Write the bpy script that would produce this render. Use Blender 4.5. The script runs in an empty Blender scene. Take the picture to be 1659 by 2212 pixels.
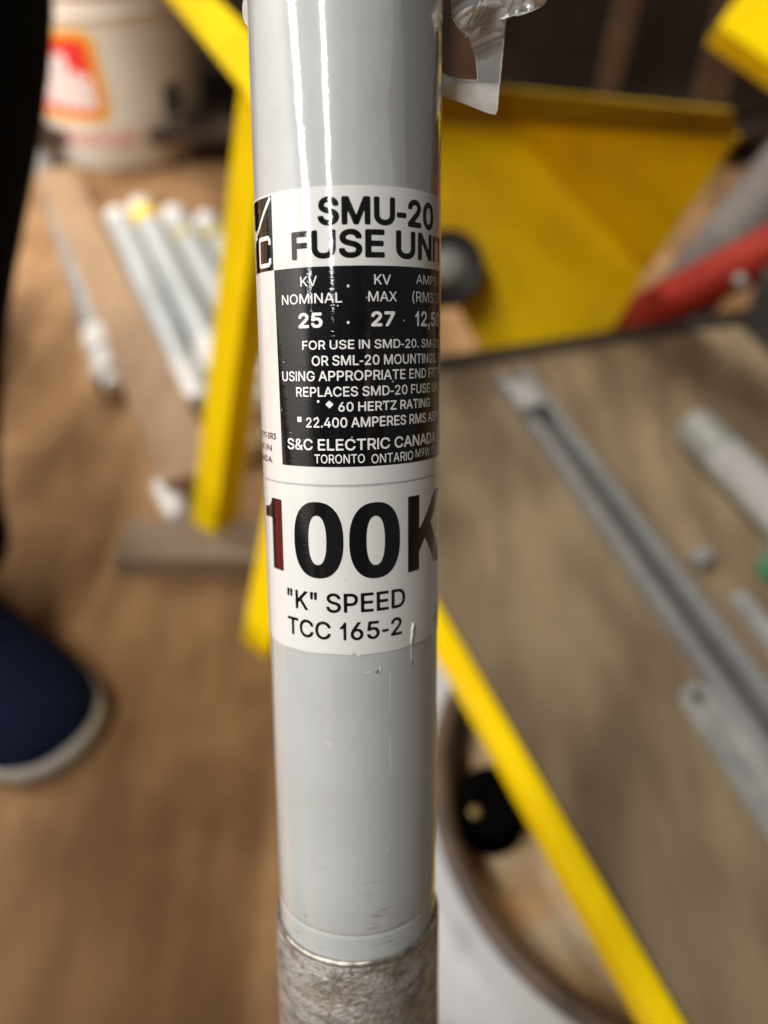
import bpy, bmesh, math, random
import numpy as np
from mathutils import Vector, Matrix

random.seed(7)
scene = bpy.context.scene
COL = scene.collection

# ------------------------------------------------------------------ camera
PITCH = math.radians(45.0)
CAM = Vector((0.0, 0.0, 0.60))
FOC = 0.7688                      # focal length / picture height
cam_data = bpy.data.cameras.new("camera")
cam_data.sensor_fit = 'VERTICAL'
cam_data.sensor_height = 36.0
cam_data.sensor_width = 27.0
cam_data.lens = FOC * 36.0
cam_data.clip_start = 0.01
cam_data.clip_end = 60.0
cam_data.dof.use_dof = True
cam_data.dof.focus_distance = 0.1365
cam_data.dof.aperture_fstop = 7.2
cam = bpy.data.objects.new("camera", cam_data)
COL.objects.link(cam)
cam.location = CAM
cam.rotation_euler = (math.pi / 2 - PITCH, 0, 0)
scene.camera = cam

# ------------------------------------------------------------------ light
world = bpy.data.worlds.new("World")
scene.world = world
world.use_nodes = True
bg = world.node_tree.nodes["Background"]
bg.inputs[0].default_value = (1.0, 0.97, 0.93, 1)
bg.inputs[1].default_value = 0.11


def strip_lamp(name, loc, sx, sy, watt, col):
    d = bpy.data.lights.new(name, 'AREA')
    d.shape = 'RECTANGLE'
    d.size, d.size_y = sx, sy
    d.energy = watt
    d.color = col
    o = bpy.data.objects.new(name, d)
    COL.objects.link(o)
    o.location = loc              # area lamps shine down their own -Z
    return o


WARM = (1.0, 0.982, 0.95)
strip_lamp("ceiling_strip_lamp", (-0.95, -1.12, 2.5), 0.036, 2.25, 77, WARM)
strip_lamp("ceiling_strip_lamp", (-0.95, 1.55, 2.5), 0.055, 1.3, 98, WARM)
strip_lamp("ceiling_strip_lamp", (-2.85, -0.30, 2.5), 0.050, 3.6, 190, WARM)

scene.view_settings.view_transform = 'Standard'
scene.view_settings.look = 'None'
scene.view_settings.exposure = 0.0
scene.view_settings.gamma = 1.0
scene.view_settings.use_curve_mapping = False
scene.cycles.max_bounces = 8
scene.cycles.transparent_max_bounces = 12
scene.cycles.caustics_reflective = False
scene.cycles.caustics_refractive = False

# ------------------------------------------------------------------ sight lines used to measure the place
RT = Vector((1, 0, 0))
FW = Vector((0, math.cos(PITCH), -math.sin(PITCH)))
UP = Vector((0, math.sin(PITCH), math.cos(PITCH)))
PXF = FOC * 2212.0


def ray(u, v):
    return RT * ((u - 829.5) / PXF) - UP * ((v - 1106.0) / PXF) + FW


def at(u, v, z):
    r = ray(u, v)
    return CAM + r * ((z - CAM.z) / r.z)


def at_plane(u, v, p, n):
    r = ray(u, v)
    return CAM + r * ((p - CAM).dot(n) / r.dot(n))


def at_depth(u, v, d):
    return CAM + ray(u, v) * d


# ------------------------------------------------------------------ helpers
def tag(o, label=None, cat=None, group=None, kind=None):
    if label: o["label"] = label
    if cat: o["category"] = cat
    if group: o["group"] = group
    if kind: o["kind"] = kind
    return o


def empty(name, loc=(0, 0, 0)):
    o = bpy.data.objects.new(name, None)
    o.empty_display_size = 0.02
    COL.objects.link(o)
    o.location = loc
    return o


def obj(name, bm, mat, parent=None, smooth=True, world_space=True):
    """link a bmesh (built in world coordinates unless told otherwise) as ONE object"""
    if isinstance(bm, bmesh.types.BMesh):
        me = bpy.data.meshes.new(name)
        bm.normal_update()
        bm.to_mesh(me)
        bm.free()
    else:
        me = bm
    if not isinstance(mat, (list, tuple)):
        mat = [mat]
    if len(me.materials) == 0:
        for m in mat:
            me.materials.append(m)
    for p in me.polygons:
        p.use_smooth = smooth
    o = bpy.data.objects.new(name, me)
    COL.objects.link(o)
    if parent is not None:
        o.parent = parent
        if world_space:
            mw = Matrix.Identity(4)
            q = parent
            chain = []
            while q is not None:
                chain.append(q)
                q = q.parent
            for q in reversed(chain):
                mw = mw @ q.matrix_basis
            me.transform(mw.inverted())
    return o


def sharp(me_obj, ang=35):
    me = me_obj.data
    bm = bmesh.new()
    bm.from_mesh(me)
    for e in bm.edges:
        if len(e.link_faces) == 2 and e.calc_face_angle(0) > math.radians(ang):
            e.smooth = False
    bm.to_mesh(me)
    bm.free()
    return me_obj


def frame_from(axis, hint=Vector((0, 0, 1))):
    a = axis.normalized()
    x = hint.cross(a)
    if x.length < 1e-5:
        x = Vector((1, 0, 0)).cross(a)
    x.normalize()
    y = a.cross(x).normalized()
    return x, y, a


def add_box(bm, c, ex, ey, ez, bevel=0.0):
    """box centred at c with half-vectors ex, ey, ez"""
    b = bmesh.new()
    vs = []
    for sx in (-1, 1):
        for sy in (-1, 1):
            for sz in (-1, 1):
                vs.append(b.verts.new(c + ex * sx + ey * sy + ez * sz))
    for f in ((0, 1, 3, 2), (4, 6, 7, 5), (0, 4, 5, 1), (2, 3, 7, 6), (0, 2, 6, 4), (1, 5, 7, 3)):
        b.faces.new([vs[i] for i in f])
    bmesh.ops.recalc_face_normals(b, faces=b.faces)
    if bevel > 0:
        bmesh.ops.bevel(b, geom=list(b.edges), offset=bevel, segments=2, affect='EDGES', profile=0.7)
    me = bpy.data.meshes.new("tmp")
    b.to_mesh(me)
    b.free()
    bm.from_mesh(me)
    bpy.data.meshes.remove(me)
    return bm


def box_between(bm, p, q, w, h, bevel=0.0015, up=Vector((0, 0, 1))):
    x, y, a = frame_from(q - p, up)
    return add_box(bm, (p + q) / 2, x * (w / 2), y * (h / 2), a * ((q - p).length / 2), bevel)


def add_lathe(bm, prof, origin, axis, n=64, hint=Vector((0, 0, 1)), cap0=False, cap1=False):
    """prof: list of (radius, distance along the axis)"""
    x, y, a = frame_from(axis, hint)
    rings = []
    for r, s in prof:
        ring = []
        for k in range(n):
            t = 2 * math.pi * k / n
            ring.append(bm.verts.new(origin + a * s + (x * math.cos(t) + y * math.sin(t)) * r))
        rings.append(ring)
    for i in range(len(rings) - 1):
        for k in range(n):
            bm.faces.new((rings[i][k], rings[i][(k + 1) % n], rings[i + 1][(k + 1) % n], rings[i + 1][k]))
    if cap0: bm.faces.new(list(reversed(rings[0])))
    if cap1: bm.faces.new(rings[-1])
    return bm


def rod(bm, p, q, r, n=24, cap=True, edge=0.12):
    L = (q - p).length
    e = r * edge
    return add_lathe(bm, [(r - e, 0), (r, e), (r, L - e), (r - e, L)], p, q - p, n, cap0=cap, cap1=cap)


def tube_path(bm, pts, radii, n=20, cap=True):
    """smooth limb through points"""
    rings = []
    m = len(pts)
    px = None
    for i in range(m):
        a = (pts[min(i + 1, m - 1)] - pts[max(i - 1, 0)]).normalized()
        if px is None:
            px = frame_from(a, Vector((0, 1, 0)))[0]
        x = (px - a * px.dot(a)).normalized()
        y = a.cross(x)
        px = x
        ring = [bm.verts.new(pts[i] + (x * math.cos(2 * math.pi * k / n) + y * math.sin(2 * math.pi * k / n)) * radii[i]) for k in range(n)]
        rings.append(ring)
    for i in range(m - 1):
        for k in range(n):
            bm.faces.new((rings[i][k], rings[i][(k + 1) % n], rings[i + 1][(k + 1) % n], rings[i + 1][k]))
    if cap:
        bm.faces.new(list(reversed(rings[0])))
        bm.faces.new(rings[-1])
    return bm


# ------------------------------------------------------------------ materials
def mat(name, col, rough=0.5, metal=0.0, col2=None, scale=40.0, detail=4.0, stretch=(1, 1, 1), lo=0.35, hi=0.65,
        bump=0.0, bump_scale=None, coat=0.0, coat_rough=0.05, rough2=None, spec=0.5):
    m = bpy.data.materials.new(name)
    m.use_nodes = True
    nt = m.node_tree
    p = nt.nodes["Principled BSDF"]
    p.inputs["Base Color"].default_value = (*col, 1)
    p.inputs["Roughness"].default_value = rough
    p.inputs["Metallic"].default_value = metal
    p.inputs["Specular IOR Level"].default_value = spec
    p.inputs["Coat Weight"].default_value = coat
    p.inputs["Coat Roughness"].default_value = coat_rough
    tc = nt.nodes.new("ShaderNodeTexCoord")
    mp = nt.nodes.new("ShaderNodeMapping")
    mp.inputs["Scale"].default_value = stretch
    nt.links.new(tc.outputs["Object"], mp.inputs[0])
    if col2 is not None:
        nz = nt.nodes.new("ShaderNodeTexNoise")
        nz.inputs["Scale"].default_value = scale
        nz.inputs["Detail"].default_value = detail
        nt.links.new(mp.outputs[0], nz.inputs["Vector"])
        cr = nt.nodes.new("ShaderNodeValToRGB")
        cr.color_ramp.elements[0].position = lo
        cr.color_ramp.elements[1].position = hi
        cr.color_ramp.elements[0].color = (*col, 1)
        cr.color_ramp.elements[1].color = (*col2, 1)
        nt.links.new(nz.outputs["Fac"], cr.inputs[0])
        nt.links.new(cr.outputs[0], p.inputs["Base Color"])
        if rough2 is not None:
            mr = nt.nodes.new("ShaderNodeMapRange")
            mr.inputs[1].default_value, mr.inputs[2].default_value = lo, hi
            mr.inputs[3].default_value, mr.inputs[4].default_value = rough, rough2
            nt.links.new(nz.outputs["Fac"], mr.inputs[0])
            nt.links.new(mr.outputs[0], p.inputs["Roughness"])
    if bump > 0:
        nb = nt.nodes.new("ShaderNodeTexNoise")
        nb.inputs["Scale"].default_value = bump_scale or scale * 4
        nb.inputs["Detail"].default_value = 5
        nt.links.new(mp.outputs[0], nb.inputs["Vector"])
        b = nt.nodes.new("ShaderNodeBump")
        b.inputs["Strength"].default_value = bump
        b.inputs["Distance"].default_value = 0.001
        nt.links.new(nb.outputs["Fac"], b.inputs["Height"])
        nt.links.new(b.outputs[0], p.inputs["Normal"])
    return m


def N(nt, kind, **kw):
    n = nt.nodes.new(kind)
    for k, v in kw.items():
        if k.startswith("i_"):
            n.inputs[int(k[2:])].default_value = v
        else:
            setattr(n, k, v)
    return n


def glazed(name, col, rough=0.3, coat=1.0, coat_rough=0.035, scuffs=True, fringe=0.10, tint=None):
    """smooth enamelled surface in the tube's own frame: micro scratches run round it, a few rubbed marks, faint stains"""
    m = bpy.data.materials.new(name)
    m.use_nodes = True
    nt = m.node_tree
    L = nt.links.new
    p = nt.nodes["Principled BSDF"]
    p.inputs["Roughness"].default_value = rough
    p.inputs["Coat Weight"].default_value = coat
    p.inputs["Coat Roughness"].default_value = coat_rough
    p.inputs["Specular IOR Level"].default_value = 0.0 if sum(col) < 0.3 else 0.15
    tc = N(nt, "ShaderNodeTexCoord")
    # large soft staining
    n1 = N(nt, "ShaderNodeTexNoise", i_2=60.0, i_3=3.0)
    L(tc.outputs["Object"], n1.inputs["Vector"])
    mx = N(nt, "ShaderNodeMix", data_type='RGBA')
    mx.inputs[6].default_value = (*col, 1)
    mx.inputs[7].default_value = (*(tint or [c * 0.93 for c in col]), 1)
    rm = N(nt, "ShaderNodeMapRange", i_1=0.42, i_2=0.68)
    L(n1.outputs["Fac"], rm.inputs[0])
    L(rm.outputs[0], mx.inputs[0])
    out = mx.outputs[2]
    # specks
    vo = N(nt, "ShaderNodeTexNoise", i_2=900.0, i_3=1.0)
    L(tc.outputs["Object"], vo.inputs["Vector"])
    sp = N(nt, "ShaderNodeMapRange", i_1=0.79, i_2=0.84, i_4=0.6)
    L(vo.outputs["Fac"], sp.inputs[0])
    mx2 = N(nt, "ShaderNodeMix", data_type='RGBA')
    L(sp.outputs[0], mx2.inputs[0])
    L(out, mx2.inputs[6])
    mx2.inputs[7].default_value = (0.45, 0.44, 0.40, 1) if sum(col) < 0.3 else (0.25, 0.24, 0.21, 1)
    out = mx2.outputs[2]
    if scuffs:
        mp = N(nt, "ShaderNodeMapping")
        mp.inputs["Scale"].default_value = (60, 60, 700)
        mp.inputs["Rotation"].default_value = (0.03, 0.06, 0)
        L(tc.outputs["Object"], mp.inputs[0])
        n2 = N(nt, "ShaderNodeTexNoise", i_2=2.2, i_3=4.0)
        L(mp.outputs[0], n2.inputs["Vector"])
        r2 = N(nt, "ShaderNodeMapRange", i_1=0.62, i_2=0.70)
        L(n2.outputs["Fac"], r2.inputs[0])
        # rubbed patches only near the metal ferrule
        n3 = N(nt, "ShaderNodeTexNoise", i_2=110.0, i_3=2.0)
        L(tc.outputs["Object"], n3.inputs["Vector"])
        r3 = N(nt, "ShaderNodeMapRange", i_1=0.50, i_2=0.60)
        L(n3.outputs["Fac"], r3.inputs[0])
        sx = N(nt, "ShaderNodeSeparateXYZ")
        L(tc.outputs["Object"], sx.inputs[0])
        rz = N(nt, "ShaderNodeMapRange", i_1=ZB - 3.6 * R, i_2=ZB - 4.5 * R, i_3=0.0, i_4=0.75)
        L(sx.outputs[2], rz.inputs[0])
        a = N(nt, "ShaderNodeMath", operation='MULTIPLY')
        L(r2.outputs[0], a.inputs[0]); L(r3.outputs[0], a.inputs[1])
        b = N(nt, "ShaderNodeMath", operation='MULTIPLY')
        L(a.outputs[0], b.inputs[0]); L(rz.outputs[0], b.inputs[1])
        mx3 = N(nt, "ShaderNodeMix", data_type='RGBA')
        L(b.outputs[0], mx3.inputs[0])
        L(out, mx3.inputs[6])
        mx3.inputs[7].default_value = (0.10, 0.095, 0.085, 1)
        out = mx3.outputs[2]
    L(out, p.inputs["Base Color"])
    nsm = N(nt, "ShaderNodeTexNoise", i_2=130.0, i_3=7.0, i_4=0.65)
    msm = N(nt, "ShaderNodeMapping")
    msm.inputs["Scale"].default_value = (1.6, 1.6, 0.5)
    L(tc.outputs["Object"], msm.inputs[0]); L(msm.outputs[0], nsm.inputs["Vector"])
    rsm = N(nt, "ShaderNodeMapRange", i_1=0.40, i_2=0.72, i_3=coat_rough, i_4=coat_rough + 0.05)
    L(nsm.outputs["Fac"], rsm.inputs[0])
    L(rsm.outputs[0], p.inputs["Coat Roughness"])
    # circumferential micro scratches + slow waviness
    mpb = N(nt, "ShaderNodeMapping")
    mpb.inputs["Scale"].default_value = (220, 220, 5200)
    L(tc.outputs["Object"], mpb.inputs[0])
    nb = N(nt, "ShaderNodeTexNoise", i_2=1.0, i_3=3.0)
    L(mpb.outputs[0], nb.inputs["Vector"])
    nw = N(nt, "ShaderNodeTexNoise", i_2=160.0, i_3=2.0)
    L(tc.outputs["Object"], nw.inputs["Vector"])
    b1 = N(nt, "ShaderNodeBump")
    b1.inputs["Strength"].default_value = fringe
    b1.inputs["Distance"].default_value = 0.00012
    L(nb.outputs["Fac"], b1.inputs["Height"])
    b2 = N(nt, "ShaderNodeBump")
    b2.inputs["Strength"].default_value = 0.05
    b2.inputs["Distance"].default_value = 0.0008
    L(nw.outputs["Fac"], b2.inputs["Height"])
    mpr = N(nt, "ShaderNodeMapping")
    mpr.inputs["Scale"].default_value = (420, 420, 1500)
    L(tc.outputs["Object"], mpr.inputs[0])
    nr = N(nt, "ShaderNodeTexNoise", i_2=1.0, i_3=2.0)
    L(mpr.outputs[0], nr.inputs["Vector"])
    b3 = N(nt, "ShaderNodeBump")
    b3.inputs["Strength"].default_value = fringe * 2.2
    b3.inputs["Distance"].default_value = 0.00012
    L(nr.outputs["Fac"], b3.inputs["Height"])
    L(b2.outputs[0], b3.inputs["Normal"])
    L(b3.outputs[0], b1.inputs["Normal"])
    L(b1.outputs[0], p.inputs["Normal"])
    L(b1.outputs[0], p.inputs["Coat Normal"])
    return m


# ------------------------------------------------------------------ the tube's frame
R = 0.017
c2w = lambda a: RT * a[0] - UP * a[1] + FW * a[2]
P0 = CAM + c2w(Vector((-0.3706, 0.0, 9.1767))) * R
AX = c2w(Vector((0.0059, 1.0, 0.2039))).normalized()       # down the tube
E1 = AX.cross(FW).normalized()
if E1.x < 0: E1.negate()
EN = E1.cross(AX).normalized()
if EN.dot(FW) > 0: EN.negate()
T_END = 33.8
ZB = T_END * R
BASE = P0 + AX * ZB
FRAME = Matrix((
    (E1.x, EN.x, -AX.x, BASE.x),
    (E1.y, EN.y, -AX.y, BASE.y),
    (E1.z, EN.z, -AX.z, BASE.z),
    (0, 0, 0, 1)))
SK = -0.0144


def cyl(th, t, rho, skew=True):
    if skew: t = t + SK * math.sin(th)
    return Vector((rho * math.sin(th), rho * math.cos(th), ZB - t * R))


M_TUBE = glazed("grey_enamel", (0.372, 0.383, 0.380), tint=(0.348, 0.357, 0.349))
M_LABEL = glazed("white_label", (0.555, 0.553, 0.538), rough=0.25, coat=0.8, coat_rough=0.06, scuffs=False, fringe=0.05,
                 tint=(0.53, 0.524, 0.498))
M_BLACK = glazed("black_label_print", (0.0045, 0.0045, 0.0055), rough=0.3, coat=1.0, coat_rough=0.05, scuffs=False,
                 fringe=0.08, tint=(0.008, 0.008, 0.010))
M_INK = glazed("black_ink", (0.0055, 0.0055, 0.006), rough=0.3, coat=0.9, coat_rough=0.06, scuffs=False, fringe=0.05)
M_WHITEINK = mat("white_ink", (0.66, 0.65, 0.63), 0.35, col2=(0.54, 0.53, 0.51), scale=700, lo=0.5, hi=0.75, coat=0.6)
M_FERRULE = mat("weathered_cast_metal", (0.205, 0.190, 0.172), 0.45, 0.55, col2=(0.46, 0.445, 0.425), scale=210, detail=12,
                stretch=(1, 1, 1.9), lo=0.38, hi=0.62, bump=0.6, bump_scale=1100, rough2=0.36)
nt = M_FERRULE.node_tree
L = nt.links.new
p = nt.nodes["Principled BSDF"]
src = p.inputs["Base Color"].links[0].from_socket
tc = N(nt, "ShaderNodeTexCoord")
for scale_, stretch_, lo_, hi_, col_, amt in ((1.0, (330, 330, 1100), .53, .64, (0.62, 0.61, 0.59), .6), (1.0, (700, 700, 1300), .58, .70, (0.060, 0.052, 0.045), .8),
                                              (1.0, (75, 75, 130), .50, .64, (0.27, 0.20, 0.120), .5), (1.0, (1500, 1500, 260), .66, .76, (0.60, 0.58, 0.55), .5)):
    mp = N(nt, "ShaderNodeMapping")
    mp.inputs["Scale"].default_value = stretch_
    mp.inputs["Rotation"].default_value = (0.10, -0.07, 0)
    L(tc.outputs["Object"], mp.inputs[0])
    nz = N(nt, "ShaderNodeTexNoise", i_2=scale_, i_3=6.0)
    L(mp.outputs[0], nz.inputs["Vector"])
    mr = N(nt, "ShaderNodeMapRange", i_1=lo_, i_2=hi_, i_4=amt)
    L(nz.outputs["Fac"], mr.inputs[0])
    mx = N(nt, "ShaderNodeMix", data_type='RGBA')
    L(mr.outputs[0], mx.inputs[0]); L(src, mx.inputs[6])
    mx.inputs[7].default_value = (*col_, 1)
    src = mx.outputs[2]
L(src, p.inputs["Base Color"])
M_LIP = mat("worn_bright_metal", (0.55, 0.52, 0.46), 0.3, 0.9, col2=(0.25, 0.23, 0.2), scale=500, bump=0.3)

# ================================================================== SETTING
M_FLOOR = bpy.data.materials.new("brown_wood_floor")
M_FLOOR.use_nodes = True
nt = M_FLOOR.node_tree
L = nt.links.new
p = nt.nodes["Principled BSDF"]
p.inputs["Roughness"].default_value = 0.7
p.inputs["Specular IOR Level"].default_value = 0.2
tc = N(nt, "ShaderNodeTexCoord")
mp = N(nt, "ShaderNodeMapping")
mp.inputs["Scale"].default_value = (9, 2.2, 1)
mp.inputs["Rotation"].default_value = (0, 0, 0.35)
L(tc.outputs["Object"], mp.inputs[0])
n1 = N(nt, "ShaderNodeTexNoise", i_2=2.6, i_3=6.0)
L(mp.outputs[0], n1.inputs["Vector"])
n2 = N(nt, "ShaderNodeTexNoise", i_2=5.5, i_3=7.0, i_4=0.62)
L(tc.outputs["Object"], n2.inputs["Vector"])
cr = N(nt, "ShaderNodeValToRGB")
cr.color_ramp.elements[0].position = 0.35
cr.color_ramp.elements[0].color = (0.265, 0.145, 0.065, 1)
cr.color_ramp.elements[1].position = 0.66
cr.color_ramp.elements[1].color = (0.405, 0.230, 0.104, 1)
L(n1.outputs["Fac"], cr.inputs[0])
mx = N(nt, "ShaderNodeMix", data_type='RGBA', blend_type='MULTIPLY')
cr2 = N(nt, "ShaderNodeValToRGB")
cr2.color_ramp.elements[0].position = 0.38
cr2.color_ramp.elements[0].color = (0.50, 0.46, 0.42, 1)
cr2.color_ramp.elements[1].position = 0.60
cr2.color_ramp.elements[1].color = (1, 1, 1, 1)
L(n2.outputs["Fac"], cr2.inputs[0])
mx.inputs[0].default_value = 0.8
L(cr.outputs[0], mx.inputs[6]); L(cr2.outputs[0], mx.inputs[7])
L(mx.outputs[2], p.inputs["Base Color"])
bm = bmesh.new()
bmesh.ops.create_grid(bm, x_segments=2, y_segments=2, size=4.5)
fl = obj("floor", bm, M_FLOOR, smooth=False)
tag(fl, kind="structure")

bm = bmesh.new()
add_box(bm, Vector((-3.62, 0.4, 1.3)), Vector((.06, 0, 0)), Vector((0, 3.6, 0)), Vector((0, 0, 1.3)), 0)
tag(obj("wall", bm, mat("pale_wall_paint", (0.74, 0.73, 0.70), 0.8, col2=(0.69, 0.68, 0.65), scale=3), smooth=False), "pale painted workshop wall beyond the left edge, glinting on the tube", "wall")

M_YEL = mat("yellow_paint", (0.92, 0.64, 0.001), 0.5, col2=(0.85, 0.565, 0.002), scale=22, spec=0.12, bump=0.05, bump_scale=300)
M_YEL2 = mat("yellow_painted_sheet", (0.74, 0.46, 0.003), 0.55, col2=(0.60, 0.345, 0.010), scale=14, spec=0.1, lo=0.45, hi=0.72)
M_PLY = mat("grey_brown_plywood", (0.120, 0.082, 0.046), 0.75, spec=0.2, col2=(0.205, 0.145, 0.084), scale=9, detail=6, stretch=(3.2, 1, 1), lo=0.36, hi=0.62)
M_DARKWOOD = mat("dark_wood", (0.030, 0.016, 0.009), 0.7, col2=(0.055, 0.030, 0.017), scale=14, stretch=(4, 4, 1))
M_LUMBER = mat("tan_lumber", (0.36, 0.225, 0.12), 0.65, col2=(0.29, 0.175, 0.092), scale=12, stretch=(6, 1, 6))
M_STEEL = mat("grey_galvanised_steel", (0.36, 0.36, 0.355), 0.42, 0.7, col2=(0.25, 0.245, 0.24), scale=30, rough2=0.55)
M_DULL = mat("dull_grey_steel", (0.22, 0.215, 0.205), 0.55, 0.35, col2=(0.33, 0.32, 0.30), scale=40)
M_BLACKM = mat("black_rubber", (0.012, 0.011, 0.010), 0.6, col2=(0.02, 0.018, 0.016), scale=60)
M_FUSE = mat("grey_fuse_tube", (0.40, 0.415, 0.405), 0.42, col2=(0.45, 0.46, 0.45), scale=25)
M_CAP = mat("silvered_cap", (0.78, 0.76, 0.72), 0.4, 0.1, col2=(0.60, 0.57, 0.52), scale=60)
M_PAIL = mat("cream_plastic", (0.82, 0.77, 0.68), 0.4, col2=(0.77, 0.71, 0.61), scale=12, coat=0.15)
M_RED = mat("red_paint", (0.25, 0.018, 0.006), 0.6, col2=(0.19, 0.012, 0.005), scale=20, spec=0.15)
M_TUBW = mat("white_plastic", (0.52, 0.52, 0.53), 0.4, col2=(0.30, 0.285, 0.28), scale=22, lo=0.55, hi=0.72)
M_RUST = mat("rusty_beige", (0.62, 0.33, 0.13), 0.8, spec=0.1, col2=(0.70, 0.54, 0.34), scale=26, detail=6, bump=0.2)

# ================================================================== LEFT: person
def person():
    mj = mat("dark_trouser_cloth", (0.0035, 0.0036, 0.0045), 0.95, spec=0.05, col2=(0.006, 0.0065, 0.009), scale=60, bump=0.3, bump_scale=900)
    mk = mat("black_jacket_cloth", (0.006, 0.006, 0.007), 0.9, col2=(0.010, 0.010, 0.011), scale=60)
    ms = mat("skin", (0.48, 0.27, 0.18), 0.5, col2=(0.42, 0.22, 0.15), scale=40)
    V = Vector
    pts = {
        'pel': (V((-0.41, 0.70, 0.86)), 0.130),
        'kr': (V((-0.330, 0.625, 0.50)), 0.130), 'sr': (V((-0.388, 0.565, 0.28)), 0.086), 'ar': (V((-0.398, 0.455, 0.125)), 0.074), 'fr': (V((-0.352, 0.398, 0.098)), 0.074),
        'hr': (V((-0.39, 0.68, 0.78)), 0.145),
        'hl': (V((-0.46, 0.78, 0.78)), 0.115), 'kl': (V((-0.52, 0.90, 0.46)), 0.095), 'sl': (V((-0.55, 0.93, 0.27)), 0.095), 'al': (V((-0.58, 0.95, 0.085)), 0.07),
        'bel': (V((-0.40, 0.68, 1.08)), 0.170), 'che': (V((-0.37, 0.64, 1.30)), 0.18), 'nek': (V((-0.36, 0.60, 1.46)), 0.065),
        'hd': (V((-0.35, 0.57, 1.56)), 0.085), 'hd2': (V((-0.35, 0.56, 1.66)), 0.085),
        'shr': (V((-0.20, 0.56, 1.36)), 0.080), 'elr': (V((-0.13, 0.58, 1.10)), 0.060), 'wrr': (V((-0.17, 0.44, 0.94)), 0.040), 'har': (V((-0.20, 0.38, 0.92)), 0.035),
        'shl': (V((-0.50, 0.74, 1.36)), 0.075), 'ell': (V((-0.50, 0.82, 1.10)), 0.055), 'wrl': (V((-0.46, 0.72, 0.92)), 0.038), 'hal': (V((-0.44, 0.65, 0.88)), 0.033)}
    ed = [('pel', 'hr'), ('hr', 'kr'), ('kr', 'sr'), ('sr', 'ar'), ('ar', 'fr'), ('pel', 'hl'), ('hl', 'kl'), ('kl', 'sl'), ('sl', 'al'), ('pel', 'bel'), ('bel', 'che'), ('che', 'nek'),
          ('nek', 'hd'), ('hd', 'hd2'), ('che', 'shr'), ('shr', 'elr'), ('elr', 'wrr'), ('wrr', 'har'), ('che', 'shl'), ('shl', 'ell'), ('ell', 'wrl'), ('wrl', 'hal')]
    keys = list(pts)
    me = bpy.data.meshes.new("person")
    me.from_pydata([pts[k][0] for k in keys], [(keys.index(a), keys.index(b)) for a, b in ed], [])
    t = bpy.data.objects.new("tmp_body", me)
    COL.objects.link(t)
    t.modifiers.new("s", 'SKIN')
    sub = t.modifiers.new("u", 'SUBSURF'); sub.levels = 2; sub.render_levels = 2
    for i, k in enumerate(keys):
        sv = me.skin_vertices[0].data[i]
        sv.radius = (pts[k][1], pts[k][1])
        sv.use_root = (k == 'pel')
    bpy.context.view_layer.update()
    dg = bpy.context.evaluated_depsgraph_get()
    body = bpy.data.meshes.new_from_object(t.evaluated_get(dg))
    bpy.data.objects.remove(t)
    body.name = "person"
    body.materials.clear()
    for m_ in (mj, mk, ms): body.materials.append(m_)
    for po in body.polygons:
        z = po.center.z
        po.material_index = 0 if z < 0.96 and po.center.y > 0.5 else (2 if z > 1.46 or (z < 0.97 and po.center.y < 0.5) else 1)
        if z < 0.8: po.material_index = 0
    o = obj("person", body, None)
    tag(o, "person in black trousers and navy shoes standing at the left edge beside the cream pail", "person")
    msh = mat("navy_shoe_cloth", (0.0035, 0.0055, 0.017), 0.9, col2=(0.005, 0.008, 0.024), spec=0.1, scale=120, bump=0.3, bump_scale=1500)
    msole = mat("white_rubber_sole", (0.52, 0.49, 0.44), 0.6, col2=(0.40, 0.37, 0.32), scale=40)

    def shoe(heel, toe):
        a = (toe - heel); Lh = a.length; a.normalize()
        s = Vector((0, 0, 1)).cross(a).normalized()
        st = [(0.00, .030, .075), (0.03, .038, .085), (0.10, .041, .092), (0.17, .042, .085), (0.24, .047, .068), (0.29, .049, .056),
              (0.33, .046, .048), (0.36, .036, .040), (0.375, .020, .030)]
        k = Lh / 0.375
        bm = bmesh.new(); rings = []
        for d, w, h in st:
            c = heel + a * d * k
            w *= 1.12
            prof = [(-w, .022), (-w * .97, h * .55), (-w * .72, h * .86), (0, h), (w * .72, h * .86), (w * .97, h * .55), (w, .022)]
            rings.append([bm.verts.new(c + s * u + Vector((0, 0, z))) for u, z in prof])
        for i in range(len(rings) - 1):
            for j in range(6):
                bm.faces.new((rings[i][j], rings[i + 1][j], rings[i + 1][j + 1], rings[i][j + 1]))
        bm.faces.new(rings[0]); bm.faces.new(list(reversed(rings[-1])))
        bmesh.ops.recalc_face_normals(bm, faces=bm.faces)
        sh = obj("shoe", bm, msh, o)
        md = sh.modifiers.new("u", 'SUBSURF'); md.levels = 1; md.render_levels = 2
        bm = bmesh.new(); lo = []; hi = []
        left = [(d, w * 1.12) for d, w, h in st]
        outl = [(-0.012, 0.0)] + [(d, w + .001) for d, w in left] + [(0.382, 0.0)] + [(d, -w - .001) for d, w in reversed(left)]
        for d, w in outl:
            c = heel + a * d * k + s * w
            lo.append(bm.verts.new(c + Vector((0, 0, 0.001)))); hi.append(bm.verts.new(c + Vector((0, 0, 0.016 if d < .3 else 0.024))))
        n = len(lo)
        for i in range(n):
            bm.faces.new((lo[i], lo[(i + 1) % n], hi[(i + 1) % n], hi[i]))
        bm.faces.new(list(reversed(lo))); bm.faces.new(hi)
        bmesh.ops.recalc_face_normals(bm, faces=bm.faces)
        obj("sole", bm, msole, sh)
    shoe(Vector((-0.478, 0.495, 0)), Vector((-0.252, 0.312, 0)))
    shoe(Vector((-0.60, 1.02, 0)), Vector((-0.55, 0.73, 0)))


person()

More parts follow.
